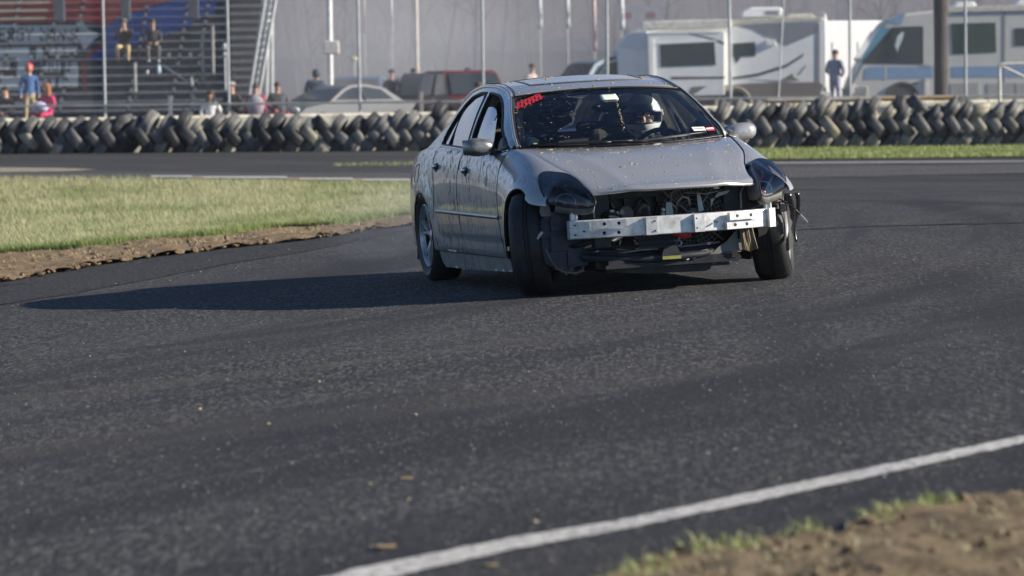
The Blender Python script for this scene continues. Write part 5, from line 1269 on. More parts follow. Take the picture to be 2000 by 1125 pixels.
# driver: seated body, gloved hands on the wheel
J = dict(pel=(-1.70, .38, .46), bel=(-1.74, .38, .62), che=(-1.74, .38, .80), nk=(-1.66, .39, .95), hd=(-1.61, .395, 1.08))
rad = dict(pel=(.16, .12), bel=(.15, .11), che=(.19, .12), nk=.06, hd=(.08, .09))
E_ = [('pel', 'bel'), ('bel', 'che'), ('che', 'nk'), ('nk', 'hd')]
for s, n in ((-1, 'r'), (1, 'l')):
    J.update({'sh' + n: (-1.73, .38 + s*.19, .90), 'el' + n: (-1.46, .38 + s*.27, .78), 'wr' + n: (-1.16, .38 + s*.17, .87), 'kn' + n: (-1.22, .38 + s*.15, .56), 'hi' + n: (-1.62, .38 + s*.1, .46), 'an' + n: (-.90, .38 + s*.12, .28), 'to' + n: (-.80, .38 + s*.12, .34)})
    rad.update({'sh' + n: .075, 'el' + n: .055, 'wr' + n: .036, 'kn' + n: .07, 'hi' + n: .09, 'an' + n: .045, 'to' + n: .04})
    E_ += [('che', 'sh' + n), ('sh' + n, 'el' + n), ('el' + n, 'wr' + n), ('pel', 'hi' + n), ('hi' + n, 'kn' + n), ('kn' + n, 'an' + n), ('an' + n, 'to' + n)]
    for k_, (dy, L) in enumerate(((-.032, .060), (-.011, .070), (.010, .066), (.030, .052))):
        a = Vector((-1.12, .38 + s*.172 + dy*.4, .895)); nm = f'f{n}{k_}'
        J[nm + 'a'] = tuple(a + Vector((.012, dy*.9, .018))); J[nm + 'b'] = tuple(a + Vector((.055, dy*1.1, .030))); J[nm + 'c'] = tuple(a + Vector((.078, dy*1.1, .0)))
        rad.update({nm + 'a': .012, nm + 'b': .010, nm + 'c': .009}); E_ += [('wr' + n, nm + 'a'), (nm + 'a', nm + 'b'), (nm + 'b', nm + 'c')]
    J['th' + n] = (-1.105, .38 + s*.125, .905); rad['th' + n] = .011; E_ += [('wr' + n, 'th' + n)]
me = skinmesh(J, E_, rad, 'pel'); me.materials.append(pm('race_suit', (.03, .032, .04), .8)); me.name = 'person'
drv = link_mesh('person', me); drv.matrix_world = CARM
tag(drv, 'driver in a white full face helmet gripping the steering wheel', 'person')
HC = Vector((-1.52, .408, 1.085)); HR = Matrix.Rotation(R(-11), 3, 'Z') @ Matrix.Rotation(R(4), 3, 'Y')
def hp(az, el, r=1.0):
    az_, el_ = R(az), R(el)
    # long, slightly squarer at the chin
    x, y, z = math.cos(el_) * math.cos(az_), math.cos(el_) * math.sin(az_), math.sin(el_)
    k = 1 + (.10 if el < 0 else 0) * math.cos(az_) * min(1, -el / 40) if az_ is not None else 1
    return HC + HR @ Vector((x * .158 * k, y * .137, z * .150)) * r
m = MB(); AZ = list(range(-180, 180, 6)); EL = list(range(-72, 91, 4)); na = len(AZ)
m.v = [tuple(hp(a, e)) for e in EL for a in AZ]
for i in range(len(EL) - 1):
    for j in range(na):
        a = AZ[j] + 3; e = EL[i] + 2
        if abs(a) < 66 and -16 < e < 16 - 5 * (abs(a) / 66) ** 2: continue
        m.f.append((i*na + j, i*na + (j+1) % na, (i+1)*na + (j+1) % na, (i+1)*na + j)); m.m.append(0)
WHT = pm('helmet_white', (.90, .91, .91), .25, var=.03, coat=.6)
hel = m.build('helmet', WHT, drv, smooth=180, solid=.012)
m = MB(); m.tube([hp(a, -15, 1.0) for a in range(-66, 67, 6)] + [hp(66, e, 1.0) for e in (-8, 0, 8)] + [hp(a, 15 - 5 * (abs(a) / 66) ** 2, 1.0) for a in range(66, -67, -6)] + [hp(-66, e, 1.) for e in (8, 0, -8)], .005, 6, closed=True); m.build('visor_seal', BLK, hel)
m = MB(); m.grid(lambda u, v: hp(-74 + 148 * u, 13 + 22 * v, 1.035), 20, 6); m.build('raised_visor', glass_mat('visor_tint', (.8, .84, .88), .02), hel, smooth=180)
for s in (-1, 1): m = MB(); m.cyl(hp(s * 80, 8, 1.0), hp(s * 80, 8, 1.06), .022, n=16); m.build('visor_pivot', pm('pivot_grey', (.5, .52, .54), .4), hel, smooth=40)
for k_ in range(3): m = MB(); m.bar(hp(-10, -38 - 6 * k_, 1.03), hp(10, -38 - 6 * k_, 1.03), .006, .008); m.build('chin_vent', pm('vent_grey', (.2, .22, .24), .5), hel)
for s in (-1, 1):
    for k_ in range(3): m = MB(); m.bar(hp(s * (36 + 5 * k_), -30, 1.03), hp(s * (36 + 5 * k_), -40, 1.03), .004, .006); m.build('chin_vent', pm('vent_grey', (.2, .22, .24), .5), hel)
m = MB(); fc = HC + HR @ Vector((.030, 0, 0)); m.ell(fc, (.085, .085, .10), 20, 14, HR); m.build('visor_shade', pm('visor_shade_black', (.02, .02, .022), .9), hel, smooth=180); m = MB(); m.ell(fc + HR @ Vector((.016, 0, .008)), (.072, .060, .045), 18, 12, HR)  # black form added for the shade inside the visor opening
nose = fc + HR @ Vector((.092, 0, -.022)); m.ell(nose, (.026, .016, .030), 12, 8, HR @ Matrix.Rotation(.3, 3, 'Y'))
for s in (-1, 1): m.ell(fc + HR @ Vector((.070, s * .042, -.038)), (.022, .022, .022), 10, 8, HR); m.ell(fc + HR @ Vector((.078, s * .033, .032)), (.012, .024, .008), 10, 6, HR)
m.ell(fc + HR @ Vector((.082, 0, -.062)), (.010, .026, .008), 10, 6, HR); m.build('face', SKIN, hel, smooth=180)
for s in (-1, 1): m = MB(); m.ell(fc + HR @ Vector((.078, s * .032, .010)), (.011, .013, .008), 12, 8, HR); m.build('eye', pm('eye_white', (.6, .58, .55), .3), hel, smooth=180)
# ---------------------------------------------------------------- grandstand on the left
def topx(p):
    d = Vector(p) - CPOS; k = d.dot(FWD); return 1000 + FPX * d.dot(CR) / k, 562.5 - FPX * d.dot(CU) / k
BX0, BX1 = at(-330, 100, 102).x, at(448, 100, 102).x
stand = empty('grandstand', ((BX0 + BX1) / 2, 101, TZ), label='grey metal grandstand painted with red and blue shapes and white lettering', cat='grandstand')
ox, oy, oz = stand.location
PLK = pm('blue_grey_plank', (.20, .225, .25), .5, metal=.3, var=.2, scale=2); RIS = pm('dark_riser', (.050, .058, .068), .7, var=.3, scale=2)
BARE = pm('bare_wood_plank', (.45, .40, .31), .8)
PRED = pm('stand_red_paint', (.50, .055, .06), .6, var=.15, scale=3); PBLU = pm('stand_blue_paint', (.02, .11, .50), .6, var=.15, scale=3); PWHT = pm('stand_white_paint', (.80, .82, .84), .6, var=.1, scale=3); PDRK = pm('stand_dark_paint', (.02, .022, .03), .6); PRD2 = pm('stand_bright_red_paint', (.42, .05, .04), .6)
NR = 17; rowz = [1.50 + .262 * i for i in range(NR)]; rowy = [101 + .50 * i for i in range(NR)]
F57 = {'E': ['11111', '1', '1', '1111', '1', '1', '11111'], 'R': ['1111', '10001', '10001', '1111', '101', '1001', '10001'], 'G': ['01111', '1', '1', '10111', '10001', '10001', '01111'], 'Y': ['10001', '10001', '0101', '001', '001', '001', '001'],
       'D': ['1111', '10001', '10001', '10001', '10001', '10001', '1111'], 'I': ['0111', '001', '001', '001', '001', '001', '0111'], 'N': ['10001', '11001', '10101', '10101', '10011', '10001', '10001'], 'K': ['10001', '1001', '101', '11', '101', '1001', '10001'], 'S': ['01111', '1', '1', '0111', '00001', '00001', '1111'], ' ': []}
def text_at(px, py):
    # ERGY DRINKS along the white band
    for word, x0, x1 in (('ERGY', -3, 68), ('DRINKS', 78, 148)):
        if x0 <= px < x1 and 55 <= py < 79:
            n = len(word); u = (px - x0) / (x1 - x0) * n; i = int(u); fx = (u - i) / .84 * 5
            g = F57[word[i]]; r = int((py - 55) / 24 * 7)
            if fx < 5 and r < len(g) and int(fx) < len(g[r]) and g[r][int(fx)] == '1': return True
    return False
RED = [(-400, -30), (420, -30), (327, 2), (236, 31), (199, 56), (192, 46), (165, 44), (-400, 46)]
BLU = [(340, -30), (430, -30), (418, 28), (378, 34), (374, 52), (350, 58), (335, 62), (262, 92), (200, 116), (168, 118), (190, 96), (206, 82), (202, 56), (238, 33), (329, 4)]
BAND = [(-400, 50), (150, 50), (148, 38), (158, 34), (172, 58), (195, 68), (172, 88), (164, 100), (158, 82), (-400, 82)]
WH = [[(-20, 92), (57, 92), (57, 175), (33, 175), (33, 112), (-20, 112)], [(-20, 118), (20, 118), (20, 134), (-20, 134)], [(-20, 150), (57, 150), (57, 175), (-20, 175)], [(70, 92), (84, 92), (84, 114), (70, 114)], [(96, 92), (108, 92), (108, 108), (96, 108)], [(112, 90), (124, 90), (124, 108), (112, 108)], [(127, 91), (151, 91), (151, 108), (127, 108)], [(127, 119), (152, 119), (152, 172), (127, 172)],
      [(80, 120), (94, 120), (94, 140), (80, 140)], [(97, 120), (102, 120), (102, 140), (97, 140)], [(105, 120), (110, 120), (110, 140), (105, 140)], [(113, 120), (118, 120), (118, 140), (113, 140)], [(80, 155), (92, 155), (92, 168), (80, 168)], [(98, 154), (108, 154), (108, 172), (98, 172)], [(113, 154), (125, 154), (125, 172), (113, 172)]]
RL2 = [[(160, 118), (166, 118), (168, 182), (163, 182)], [(166, 108), (205, 78), (208, 84), (169, 118)]]
def art(px, py):
    if inpoly((px, py), BAND): return 3 if text_at(px, py) else 2
    for q in WH:
        if inpoly((px, py), q): return 2
    for q in RL2:
        if inpoly((px, py), q): return 4
    if inpoly((px, py), RED): return 0
    if inpoly((px, py), BLU): return 1
    return None
graf = MB()
for i in range(NR):
    z, y = rowz[i], rowy[i]
    mb = MB(); mb.box(((BX0+BX1)/2 - ox, y + .13 - oy, z - .018 - oz), (BX1 - BX0, .26, .036)); mb.build('seat_plank', PLK, stand)
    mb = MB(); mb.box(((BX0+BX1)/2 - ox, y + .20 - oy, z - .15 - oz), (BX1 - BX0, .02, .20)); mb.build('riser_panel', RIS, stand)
    mb = MB(); mb.box(((BX0+BX1)/2 - ox, y + .36 - oy, z - .09 - oz), (BX1 - BX0, .24, .03)); mb.build('foot_plank', PLK, stand)
    if i >= NR - 6 and i < NR - 1:
        mb = MB(); xe = at(84, 0, 106).x; mb.box(((BX0 + xe) / 2 - ox, y - .012 - oy, z - .02 - oz), (xe - BX0, .02, .07)); mb.build('bare_plank', BARE, stand)
    NS = 4; cw = .045; nx = int((BX1 - BX0) / cw)
    for s in range(NS + 1):
        # s = NS is the front edge of the plank itself
        if s < NS: zc = z - .045 - .21 * (s + .5) / NS; hh = .21 / NS; yf = y + .186
        else: zc = z - .018; hh = .034; yf = y - .006
        run = None; st = 0
        for k in range(nx + 1):
            x = BX0 + (k + .5) * cw; c = None
            if k < nx: u_, v_ = topx((x, yf, zc)); c = art(u_, v_)
            if c != run:
                if run is not None:
                    xa, xb = BX0 + st * cw, BX0 + k * cw; graf.box(((xa+xb)/2 - ox, yf - oy, zc - oz), (xb - xa, .008, hh), mi=run)
                run = c; st = k
tag(graf.build('painted_graphic', [PRED, PBLU, PWHT, PDRK, PRD2], stand), 'red and blue painted shapes with a white arrow band reading ERGY DRINKS', kind='stuff')
for px in (-150, -20, 60, 112, 246, 330, 372, 446):
    for yy, zt in ((101.3, 1.5), (104.5, 3.2), (108.8, 5.4)):
        x = at(px, 100, yy).x; mb = MB(); mb.box((x - ox, yy - oy, (zt + 0) / 2 + .3 - oz), (.09, .09, zt - .6)); mb.build('support_post', GALV, stand)
    a = at(px, 100, 101.3); mb = MB(); mb.bar((a.x - ox, 101.2 - oy, 1.35 - oz), (a.x - ox, 109.2 - oy, 5.55 - oz), .08, .14); mb.build('stringer', pm('dark_stringer', (.09, .10, .12), .6), stand)
# broad dark grey uprights over the seats
for px, w_ in ((116, .30), (246, .26), (378, .3)):
    mb = MB(); t0, t1 = at(px, 60, 105.5), at(px, -60, 107); mb.box((t0.x - ox, 105.6 - oy, 5.2 - oz), (w_, .3, 1.9)); mb.build('dark_upright', pm('upright_grey', (.07, .085, .11), .7), stand)
# handrails of the aisle
for px, y0p, y1p, yy in ((263, 122, 208, 102.2), (395, 58, 175, 103.2), (415, 50, 190, 103.4), (373, 150, 168, 102.2), (375, 176, 222, 101.1)):
    a, c = at(px, y0p, yy), at(px + 2, y1p, yy); mb = MB(); mb.cyl((a.x - ox, yy - oy, a.z - oz), (c.x - ox, yy - oy, c.z - oz), .045, n=8); mb.build('handrail_post', pm('pale_rail', (.36, .36, .34), .6, dirt=(.14, .14, .14), dscale=5), stand)
a, c, d = at(318, 128, 102), at(375, 165, 101.3), at(440, 196, 100.8)
mb = MB(); mb.cyl((a.x - ox, 102 - oy, a.z - oz), (c.x - ox, 101.3 - oy, c.z - oz), .028, n=8); mb.build('handrail', GALV, stand)
# stair tower with dark slatted side
tw = empty('stair_tower', (at(478, 150, 103).x, 103, TZ), label='dark stair tower with horizontal slats beside the grandstand', cat='tower')
tx = tw.location.x; x0, x1 = at(449, 0, 103).x - tx, at(508, 0, 103).x - tx
for i in range(22):
    z = .35 + i * .235; mb = MB(); sh = max(0, (z - .2) * .0); mb.box(((x0+x1)/2 - .13 * 0, 0, z), (x1 - x0, .25, .10), Matrix.Rotation(-.05, 3, 'X')); mb.build('slat', pm('slat_grey', (.17, .17, .185), .6), tw)
for x in (x0, x1): mb = MB(); mb.box((x, .1, 2.6), (.09, .09, 5.2)); mb.build('corner_post', RIS, tw)
mb = MB(); mb.box(((x0+x1)/2, .35, 2.5), (x1 - x0, .05, 5.0)); mb.build('back_panel', pm('tower_back', (.055, .058, .07), .8), tw)
# leaning white lattice mast
mast = empty('lattice_mast', (at(486, 210, 100.5).x, 100.5, TZ), label='white lattice mast leaning beside the stair tower', cat='mast')
LW = pm('white_lattice', (.50, .52, .52), .5); mo = Vector(mast.location)
def mp(px, py, dy=0): q = at(px, py, 100.5 + dy) - mo; q.y = dy; return q
legs = [(mp(482, 215), mp(524, -40)), (mp(500, 215), mp(545, -40)), (mp(491, 215, .3), mp(535, -40, .3)), (mp(519, 210, .5), mp(525, 20, .5)), (mp(531, 210, .6), mp(531, 24, .6))]
for a, c in legs: mb = MB(); mb.cyl(a, c, .05, n=8); mb.build('mast_leg', LW, mast, smooth=60)
for i in range(18):
    t = i / 18; A = legs[0][0].lerp(legs[0][1], t); B = legs[1][0].lerp(legs[1][1], t + 1/18); mb = MB(); mb.cyl(A, B, .028, n=6); mb.cyl(B, legs[0][0].lerp(legs[0][1], t + 1/18), .022, n=6); mb.build('lattice_bar', LW, mast)
mb = MB(); mb.cyl(mp(519, 22, .5), mp(532, 22, .6), .04, n=6); mb.build('lattice_bar', LW, mast)
p = at(439, 92, 102.4); mb = MB(); mb.ell((0, 0, 0), (.09, .08, .12), 12, 8); mb.ell((0, 0, -.22), (.075, .07, .075), 12, 8); mb.cyl((0, 0, -.3), (0, .02, -1.9), .03, n=8)
o = mb.build('floodlight', pm('lamp_white', (.6, .62, .62), .4), smooth=60); o.location = p; tag(o, 'two small white lamps on a post beside the fence post', 'lamp')

# ---------------------------------------------------------------- generic vehicles in the paddock
TGL = pm('far_dark_glass', (.035, .045, .055), .12, var=.1)
def far_wheel(mb_name, root, x, y, r, w_, mt):
    mb = MB(); mb.lathe(tyre_prof(r, w_, r * .6), (x, y, r), (0, 1, 0), 24); o = mb.build('wheel', pm('far_tyre', (.02, .02, .02), .7), root, smooth=50)
    mb = MB(); mb.cyl((x, y - w_*.3, r), (x, y + w_*.3, r), r * .62, n=18); mb.build('rim', mt, o)
def loft_side(prof, wb, wt, zb, round_=.04):
    """closed side profile (x, z) given as top outline over a flat bottom; returns a body with tumblehome"""
    mb = MB(); n = len(prof); hz = max(p[1] for p in prof)
    def hw(z): t = max(0, (z - zb) / max(.01, hz - zb)); return wb + (wt - wb) * t
    L = []
    for f, ins in ((-1, 0), (-.93, .0), (.93, 0), (1, 0)):
        for x, z in prof:
            k = .03 if abs(f) == 1 else 0
            cx = sum(p[0] for p in prof) / n; cz = sum(p[1] for p in prof) / n
            xx = x + (cx - x) * k * .5; zz = z + (cz - z) * k
            L.append((xx, f * hw(z), zz))
    for a in range(3):
        mb.f += [(a*n + i, a*n + (i+1) % n, (a+1)*n + (i+1) % n, (a+1)*n + i) for i in range(n)]; mb.m += [0]*n
    mb.v = L
    P, T = cdt(prof)
    for s, base in ((-1, 0), (1, 3*n)):
        mp_ = {}
        vs = []
        cx = sum(p[0] for p in prof) / n; cz = sum(p[1] for p in prof) / n
        for x, z in P: vs.append((x + (cx - x) * .015, s * hw(z), z + (cz - z) * .03))
        mb.add(vs, T)
    return mb, hw
def far_car(name, loc, rz, label, col, kind='sedan', group=None):
    root = empty(name, loc, rz, label=label, cat={'sedan': 'car', 'suv': 'car', 'pickup': 'pickup truck', 'van': 'van'}[kind])
    mt = pm(name + '_paint', col, .5, metal=.0, coat=.2, var=.08)
    if kind == 'sedan':
        body = [(-2.3, .35), (-2.32, .75), (-2.2, .93), (-1.6, .97), (1.0, .93), (2.0, .78), (2.3, .60), (2.32, .32), (1.75, .25), (1.7, .55), (1.4, .66), (1.1, .55), (1.0, .25), (-1.0, .25), (-1.1, .55), (-1.4, .66), (-1.7, .55), (-1.8, .25)]
        roof_ = [(-1.75, .95), (-1.15, 1.32), (-.5, 1.42), (.1, 1.40), (.45, 1.28), (1.1, .93)]; glassp = [(-1.4, .99), (-1.02, 1.27), (-.45, 1.35), (.05, 1.33), (.35, 1.24), (.85, .98)]; hw0, hw1, wz = .88, .62, 1.4; wr, wx = .32, (-1.4, 1.4)
    elif kind == 'suv':
        body = [(-2.2, .45), (-2.25, 1.0), (-2.2, 1.08), (1.0, 1.05), (2.1, .95), (2.25, .75), (2.25, .42), (1.85, .35), (1.8, .66), (1.42, .80), (1.05, .66), (1.0, .35), (-1.0, .35), (-1.05, .66), (-1.42, .80), (-1.8, .66), (-1.85, .4)]
        roof_ = [(-2.22, 1.06), (-2.05, 1.72), (-1.6, 1.80), (.2, 1.78), (.5, 1.68), (1.15, 1.04)]; glassp = [(-2.0, 1.12), (-1.88, 1.64), (-1.5, 1.70), (.15, 1.68), (.38, 1.6), (.85, 1.1)]; hw0, hw1, wz = .92, .74, 1.8; wr, wx = .37, (-1.42, 1.42)
    else:
        body = [(-2.6, .5), (-2.62, 1.08), (-.7, 1.10), (1.2, 1.10), (2.3, 1.02), (2.5, .8), (2.5, .45), (2.1, .4), (2.05, .7), (1.65, .84), (1.25, .7), (1.2, .4), (-1.1, .4), (-1.2, .7), (-1.6, .84), (-2.0, .7), (-2.05, .45)]
        roof_ = [(-.75, 1.08), (-.65, 1.68), (-.3, 1.80), (.6, 1.78), (.85, 1.68), (1.45, 1.08)]; glassp = [(-.55, 1.14), (-.5, 1.62), (-.2, 1.70), (.55, 1.68), (.75, 1.6), (1.2, 1.14)]; hw0, hw1, wz = .95, .72, 1.8; wr, wx = .38, (-1.6, 1.65)
    mb, hw = loft_side(body, hw0, hw0 - .04, .3); mb.build('body', mt, root, smooth=30)
    mb, hw2 = loft_side(roof_, hw0 - .05, hw1, min(p[1] for p in roof_)); cab = mb.build('cabin', mt, root, smooth=30)
    for s in (-1, 1):
        P, T = cdt(glassp); zm = min(p[1] for p in roof_)
        mb = MB(); mb.add([(x, s * (hw2(z) + .008), z) for x, z in P], T); mb.build('side_glass', TGL, cab)
        xm = (glassp[0][0] + glassp[-1][0]) / 2; mb = MB(); mb.bar((xm, s * (hw2(zm) + .012), zm + .04), (xm + .02, s * (hw2(wz) + .012), wz - .1), .02, .07); mb.build('pillar', mt, cab)
        for wx_ in wx: far_wheel('w', root, wx_, s * (hw0 - .12), wr, .2, pm('far_rim', (.3, .3, .3), .4, metal=.6))
    a, c = roof_[-1], roof_[-2]; mb = MB(); mb.add([(a[0] - .02, -hw2(a[1]) + .08, a[1] + .03), (a[0] - .02, hw2(a[1]) - .08, a[1] + .03), (c[0] + .02, hw2(c[1]) - .06, c[1] - .02), (c[0] + .02, -hw2(c[1]) + .06, c[1] - .02)], [(0, 1, 2, 3)])
    for v in range(4): x, y, z = mb.v[v]; mb.v[v] = (x + .03, y, z + .03)
    mb.build('windscreen', TGL, cab, solid=.01)
    a, c = roof_[0], roof_[1]; mb = MB(); mb.add([(a[0] - .02, -hw2(a[1]) + .08, a[1] + .06), (a[0] - .02, hw2(a[1]) - .08, a[1] + .06), (c[0] - .03, hw2(c[1]) - .06, c[1] + .0), (c[0] - .03, -hw2(c[1]) + .06, c[1] + .0)], [(0, 1, 2, 3)]); mb.build('rear_glass', TGL, cab, solid=.01)
    L = 2.3 if kind == 'sedan' else 2.25 if kind == 'suv' else 2.52
    for s in (-1, 1):
        mb = MB(); mb.ell((L - .06, s * (hw0 - .2), .72 if kind == 'sedan' else .86), (.08, .16, .08), 12, 8); mb.build('headlight', pm('far_lamp', (.75, .75, .72), .2), root, smooth=180)
        mb = MB(); mb.box((-L + .02, s * (hw0 - .14), .85 if kind == 'sedan' else .95), (.08, .18, .16)); mb.build('tail_light', pm('far_red_lamp', (.35, .02, .02), .3), root, bevel=.02)
    mb = MB(); mb.box((L, 0, .5), (.1, hw0 * 1.7, .16)); mb.build('bumper', pm('far_bumper', (.25, .25, .25), .5), root, bevel=.03)
    return root
def xy(px, py, Y): p = at(px, py, Y); return (p.x, Y, tz(p.x) + (Y - 87) * .002)
far_car('parked_sedan', xy(660, 200, 97), math.pi + .80, 'silver sedan parked behind the fence beside the white pole', (.09, .10, .115))
far_car('parked_pickup', xy(706, 190, 112), -math.pi/2 - .12, 'blue pickup truck parked behind the silver sedan', (.035, .09, .19), 'pickup')
far_car('blue_car', xy(800, 190, 116), math.pi - .9, 'bright blue car half hidden behind the red vehicle', (.05, .13, .27), 'suv')
far_car('red_suv', xy(912, 190, 99), -math.pi/2 + .3, 'dark red sport utility vehicle behind the fence left of the silver car', (.12, .008, .02), 'suv')
far_car('dark_suv', xy(838, 190, 104), -math.pi/2 - .05, 'dark blue sport utility vehicle parked beside the red one', (.022, .026, .05), 'suv')
gv = far_car('grey_van', xy(1160, 180, 121), math.pi + .6, 'grey blue van with a curved windscreen in front of the camper', (.13, .19, .26), 'suv'); gv.scale = (1, 1, 1.22)

# ---------------------------------------------------------------- class C camper
YC = 112.0; RW = pm('camper_white', (.86, .87, .86), .4, var=.05, scale=2); RG = pm('camper_grey', (.24, .25, .28), .5, var=.08); RBR = pm('camper_brown', (.20, .18, .165), .6, var=.1); RDK = pm('camper_dark_stripe', (.07, .07, .075), .5); RBL = pm('camper_shade_white', (.70, .76, .82), .4, var=.05)
cp = at(1420, 200, YC); camper = empty('camper', (cp.x, YC, tz(cp.x)), label='white class C camper with grey and brown swooshes and a roof air conditioner', cat='camper'); co = Vector(camper.location)
def side(px, py): q = at(px, py, YC) - co; return (q.x, q.z)
def pr(name, poly, y0, dep, mt, par=camper, sidef=None, bevel=0):
    mb = MB(); P = [(sidef or side)(*p) for p in poly]
    mb.prism(P, (0, y0, 0), (1, 0, 0), (0, 0, 1), (0, dep, 0)); o = mb.build(name, mt, par, bevel=bevel); 
    bm = bmesh.new(); bm.from_mesh(o.data); bmesh.ops.remove_doubles(bm, verts=bm.verts, dist=1e-4); bmesh.ops.recalc_face_normals(bm, faces=bm.faces); bm.to_mesh(o.data); bm.free(); return o
body = pr('body', [(1255, 62), (1300, 56), (1560, 36), (1614, 36), (1616, 200), (1255, 208), (1210, 208), (1204, 90), (1225, 66)], .0, 2.35, RW, bevel=.05)
pr('cab', [(1204, 96), (1240, 96), (1240, 222), (1120, 226), (1116, 190), (1150, 168), (1165, 160), (1196, 108)], .15, 2.0, pm('cab_blue_white', (.42, .50, .58), .35, coat=.4), bevel=.06)
pr('overcab', [(1206, 92), (1226, 66), (1262, 50), (1270, 92), (1250, 100)], -.02, 2.38, RBL, bevel=.04)
cabw = pr('cab_window', [(1192, 112), (1226, 108), (1228, 150), (1184, 150)], .13, .02, TGL)
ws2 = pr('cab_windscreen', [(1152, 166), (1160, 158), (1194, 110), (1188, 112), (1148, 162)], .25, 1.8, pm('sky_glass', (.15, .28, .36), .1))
so = pr('slide_out', [(1264, 72), (1414, 62), (1414, 186), (1268, 190)], -.35, .36, RW, bevel=.02)
pr('window', [(1288, 87), (1394, 82), (1397, 127), (1290, 131)], -.366, .016, TGL, so)
pr('stripe', [(1310, 150), (1414, 150), (1414, 153.5), (1310, 155)], -.357, .008, RDK, so); pr('window_frame', [(1284, 84), (1398, 78), (1398, 82), (1284, 87)], -.372, .02, RW, so)
pr('stripe', [(1345, 65), (1395, 76), (1414, 84), (1414, 87), (1392, 79), (1345, 66.5)], -.357, .008, RDK, so)
aw = pr('awning', [(1252, 44), (1300, 41), (1428, 38), (1428, 54), (1300, 58), (1252, 60)], -.42, .30, pm('awning_cream', (.74, .72, .64), .6), bevel=.03)
pr('awning_arm', [(1268, 74), (1274, 74), (1276, 190), (1270, 190)], -.42, .05, RW); pr('awning_arm', [(1420, 54), (1427, 54), (1430, 180), (1423, 180)], -.16, .05, RW)
pr('window', [(1431, 85), (1475, 82), (1475, 110), (1447, 111), (1438, 124), (1431, 108)], -.012, .012, TGL)
pr('grey_panel', [(1440, 50), (1600, 44), (1600, 62), (1535, 90), (1510, 80), (1470, 58)], -.008, .008, RG); 
pr('corner_trim', [(1594, 48), (1601, 48), (1601, 160), (1594, 160)], -.012, .012, RG)
pr('swoosh', [(1425, 152), (1480, 143), (1535, 126), (1572, 103), (1566, 112), (1535, 132), (1480, 149), (1425, 156)], -.008, .008, RDK)
pr('swoosh', [(1525, 157), (1548, 143), (1550, 150), (1562, 157)], -.009, .009, RBR); pr('swoosh', [(1575, 128), (1562, 146), (1558, 146), (1572, 128)], -.008, .008, RG); pr('swoosh', [(1460, 154), (1530, 158), (1575, 164), (1530, 162)], -.008, .008, RG)
pr('lower_band', [(1350, 178), (1400, 168), (1470, 162), (1600, 160), (1614, 172), (1614, 200), (1345, 206)], -.014, .014, RBR)
pr('lower_swoosh', [(1350, 170), (1380, 168), (1352, 186), (1345, 182)], -.36, .004, RBR, so)
pr('wall_lamp', [(1497, 78), (1514, 78), (1514, 89), (1497, 90)], -.09, .09, RW, bevel=.01)
pr('air_conditioner', [(1451, 33), (1453, 20), (1470, 13), (1527, 12), (1532, 16), (1532, 32)], .7, .8, RW, bevel=.05)
pr('ac_grille', [(1498, 20), (1524, 20), (1524, 28), (1498, 28)], .69, .012, RG)
pr('roof_vent', [(1540, 35), (1544, 27), (1585, 25), (1594, 29), (1596, 34)], .6, .6, pm('vent_cream', (.66, .62, .5), .6), bevel=.03)
pr('roof_cap', [(1425, 40), (1560, 33), (1606, 33), (1606, 40), (1560, 44), (1425, 50)], -.02, 2.4, pm('roof_cream', (.58, .55, .48), .6), bevel=.02)
mb = MB(); q = [side(*p_) for p_ in ((1600, 24), (1612, 23), (1616, 30), (1617, 60), (1617, 170))]
for dy in (.5, .9): mb.tube([(x, dy, z) for x, z in q], .022, 6)
for k_ in range(6): x, z = side(1617, 50 + 20 * k_); mb.cyl((x, .5, z), (x, .9, z), .018, n=6)
mb.build('ladder', GALV, camper, smooth=60)
x, z = side(1432, 212); 
mb = MB(); mb.lathe([(.50, -.02), (.60, -.04), (.62, .0), (.60, .04), (.5, .03)], (x, -.03, .40), (0, 1, 0), 40); mb.build('wheel_arch', pm('arch_tan', (.38, .34, .27), .6), camper, smooth=60)
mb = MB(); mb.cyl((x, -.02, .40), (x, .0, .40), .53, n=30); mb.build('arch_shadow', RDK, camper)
for wx_ in (x, side(1172, 212)[0]):
    for yy in (.12, 2.1): far_wheel('w', camper, wx_, yy, .39, .24, pm('far_rim', (.3, .3, .3), .4, metal=.6))
mb = MB(); q = [side(*p_) for p_ in ((1181, 150), (1180, 132), (1186, 122), (1206, 117))]; mb.tube([(x_, -.12, z_) for x_, z_ in q], [.07, .06, .045, .04], 8); mb.build('cab_mirror', pm('mirror_arm_white', (.62, .68, .62), .4), camper, smooth=180)

# ---------------------------------------------------------------- class A motorhome at the right
YM = 108.0; mpz = at(1850, 200, YM); mh = empty('motorhome', (mpz.x, YM, tz(mpz.x)), label='beige class A motorhome with blue stripes and a slanted windscreen', cat='motorhome'); mo2 = Vector(mh.location)
def ms_(px, py): q = at(px, py, YM) - mo2; return (q.x, q.z)
MW = pm('motorhome_beige', (.56, .56, .53), .45, var=.06, scale=2); MBL = pm('motorhome_blue', (.22, .33, .50), .45, var=.1)
P_ = lambda n, poly, y0, d, mt, bv=0, par=mh: pr(n, poly, y0, d, mt, par, ms_, bv)
P_('body', [(1662, 165), (1668, 150), (1684, 120), (1715, 62), (1735, 38), (1770, 26), (1825, 20), (2400, 4), (2400, 205), (1664, 205)], 0, 2.4, MW, .07)
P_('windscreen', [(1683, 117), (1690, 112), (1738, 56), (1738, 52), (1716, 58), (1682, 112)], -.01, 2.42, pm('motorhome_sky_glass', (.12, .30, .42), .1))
P_('forehead_shade', [(1738, 46), (1755, 28), (1768, 27), (1760, 48)], -.012, .012, MBL)
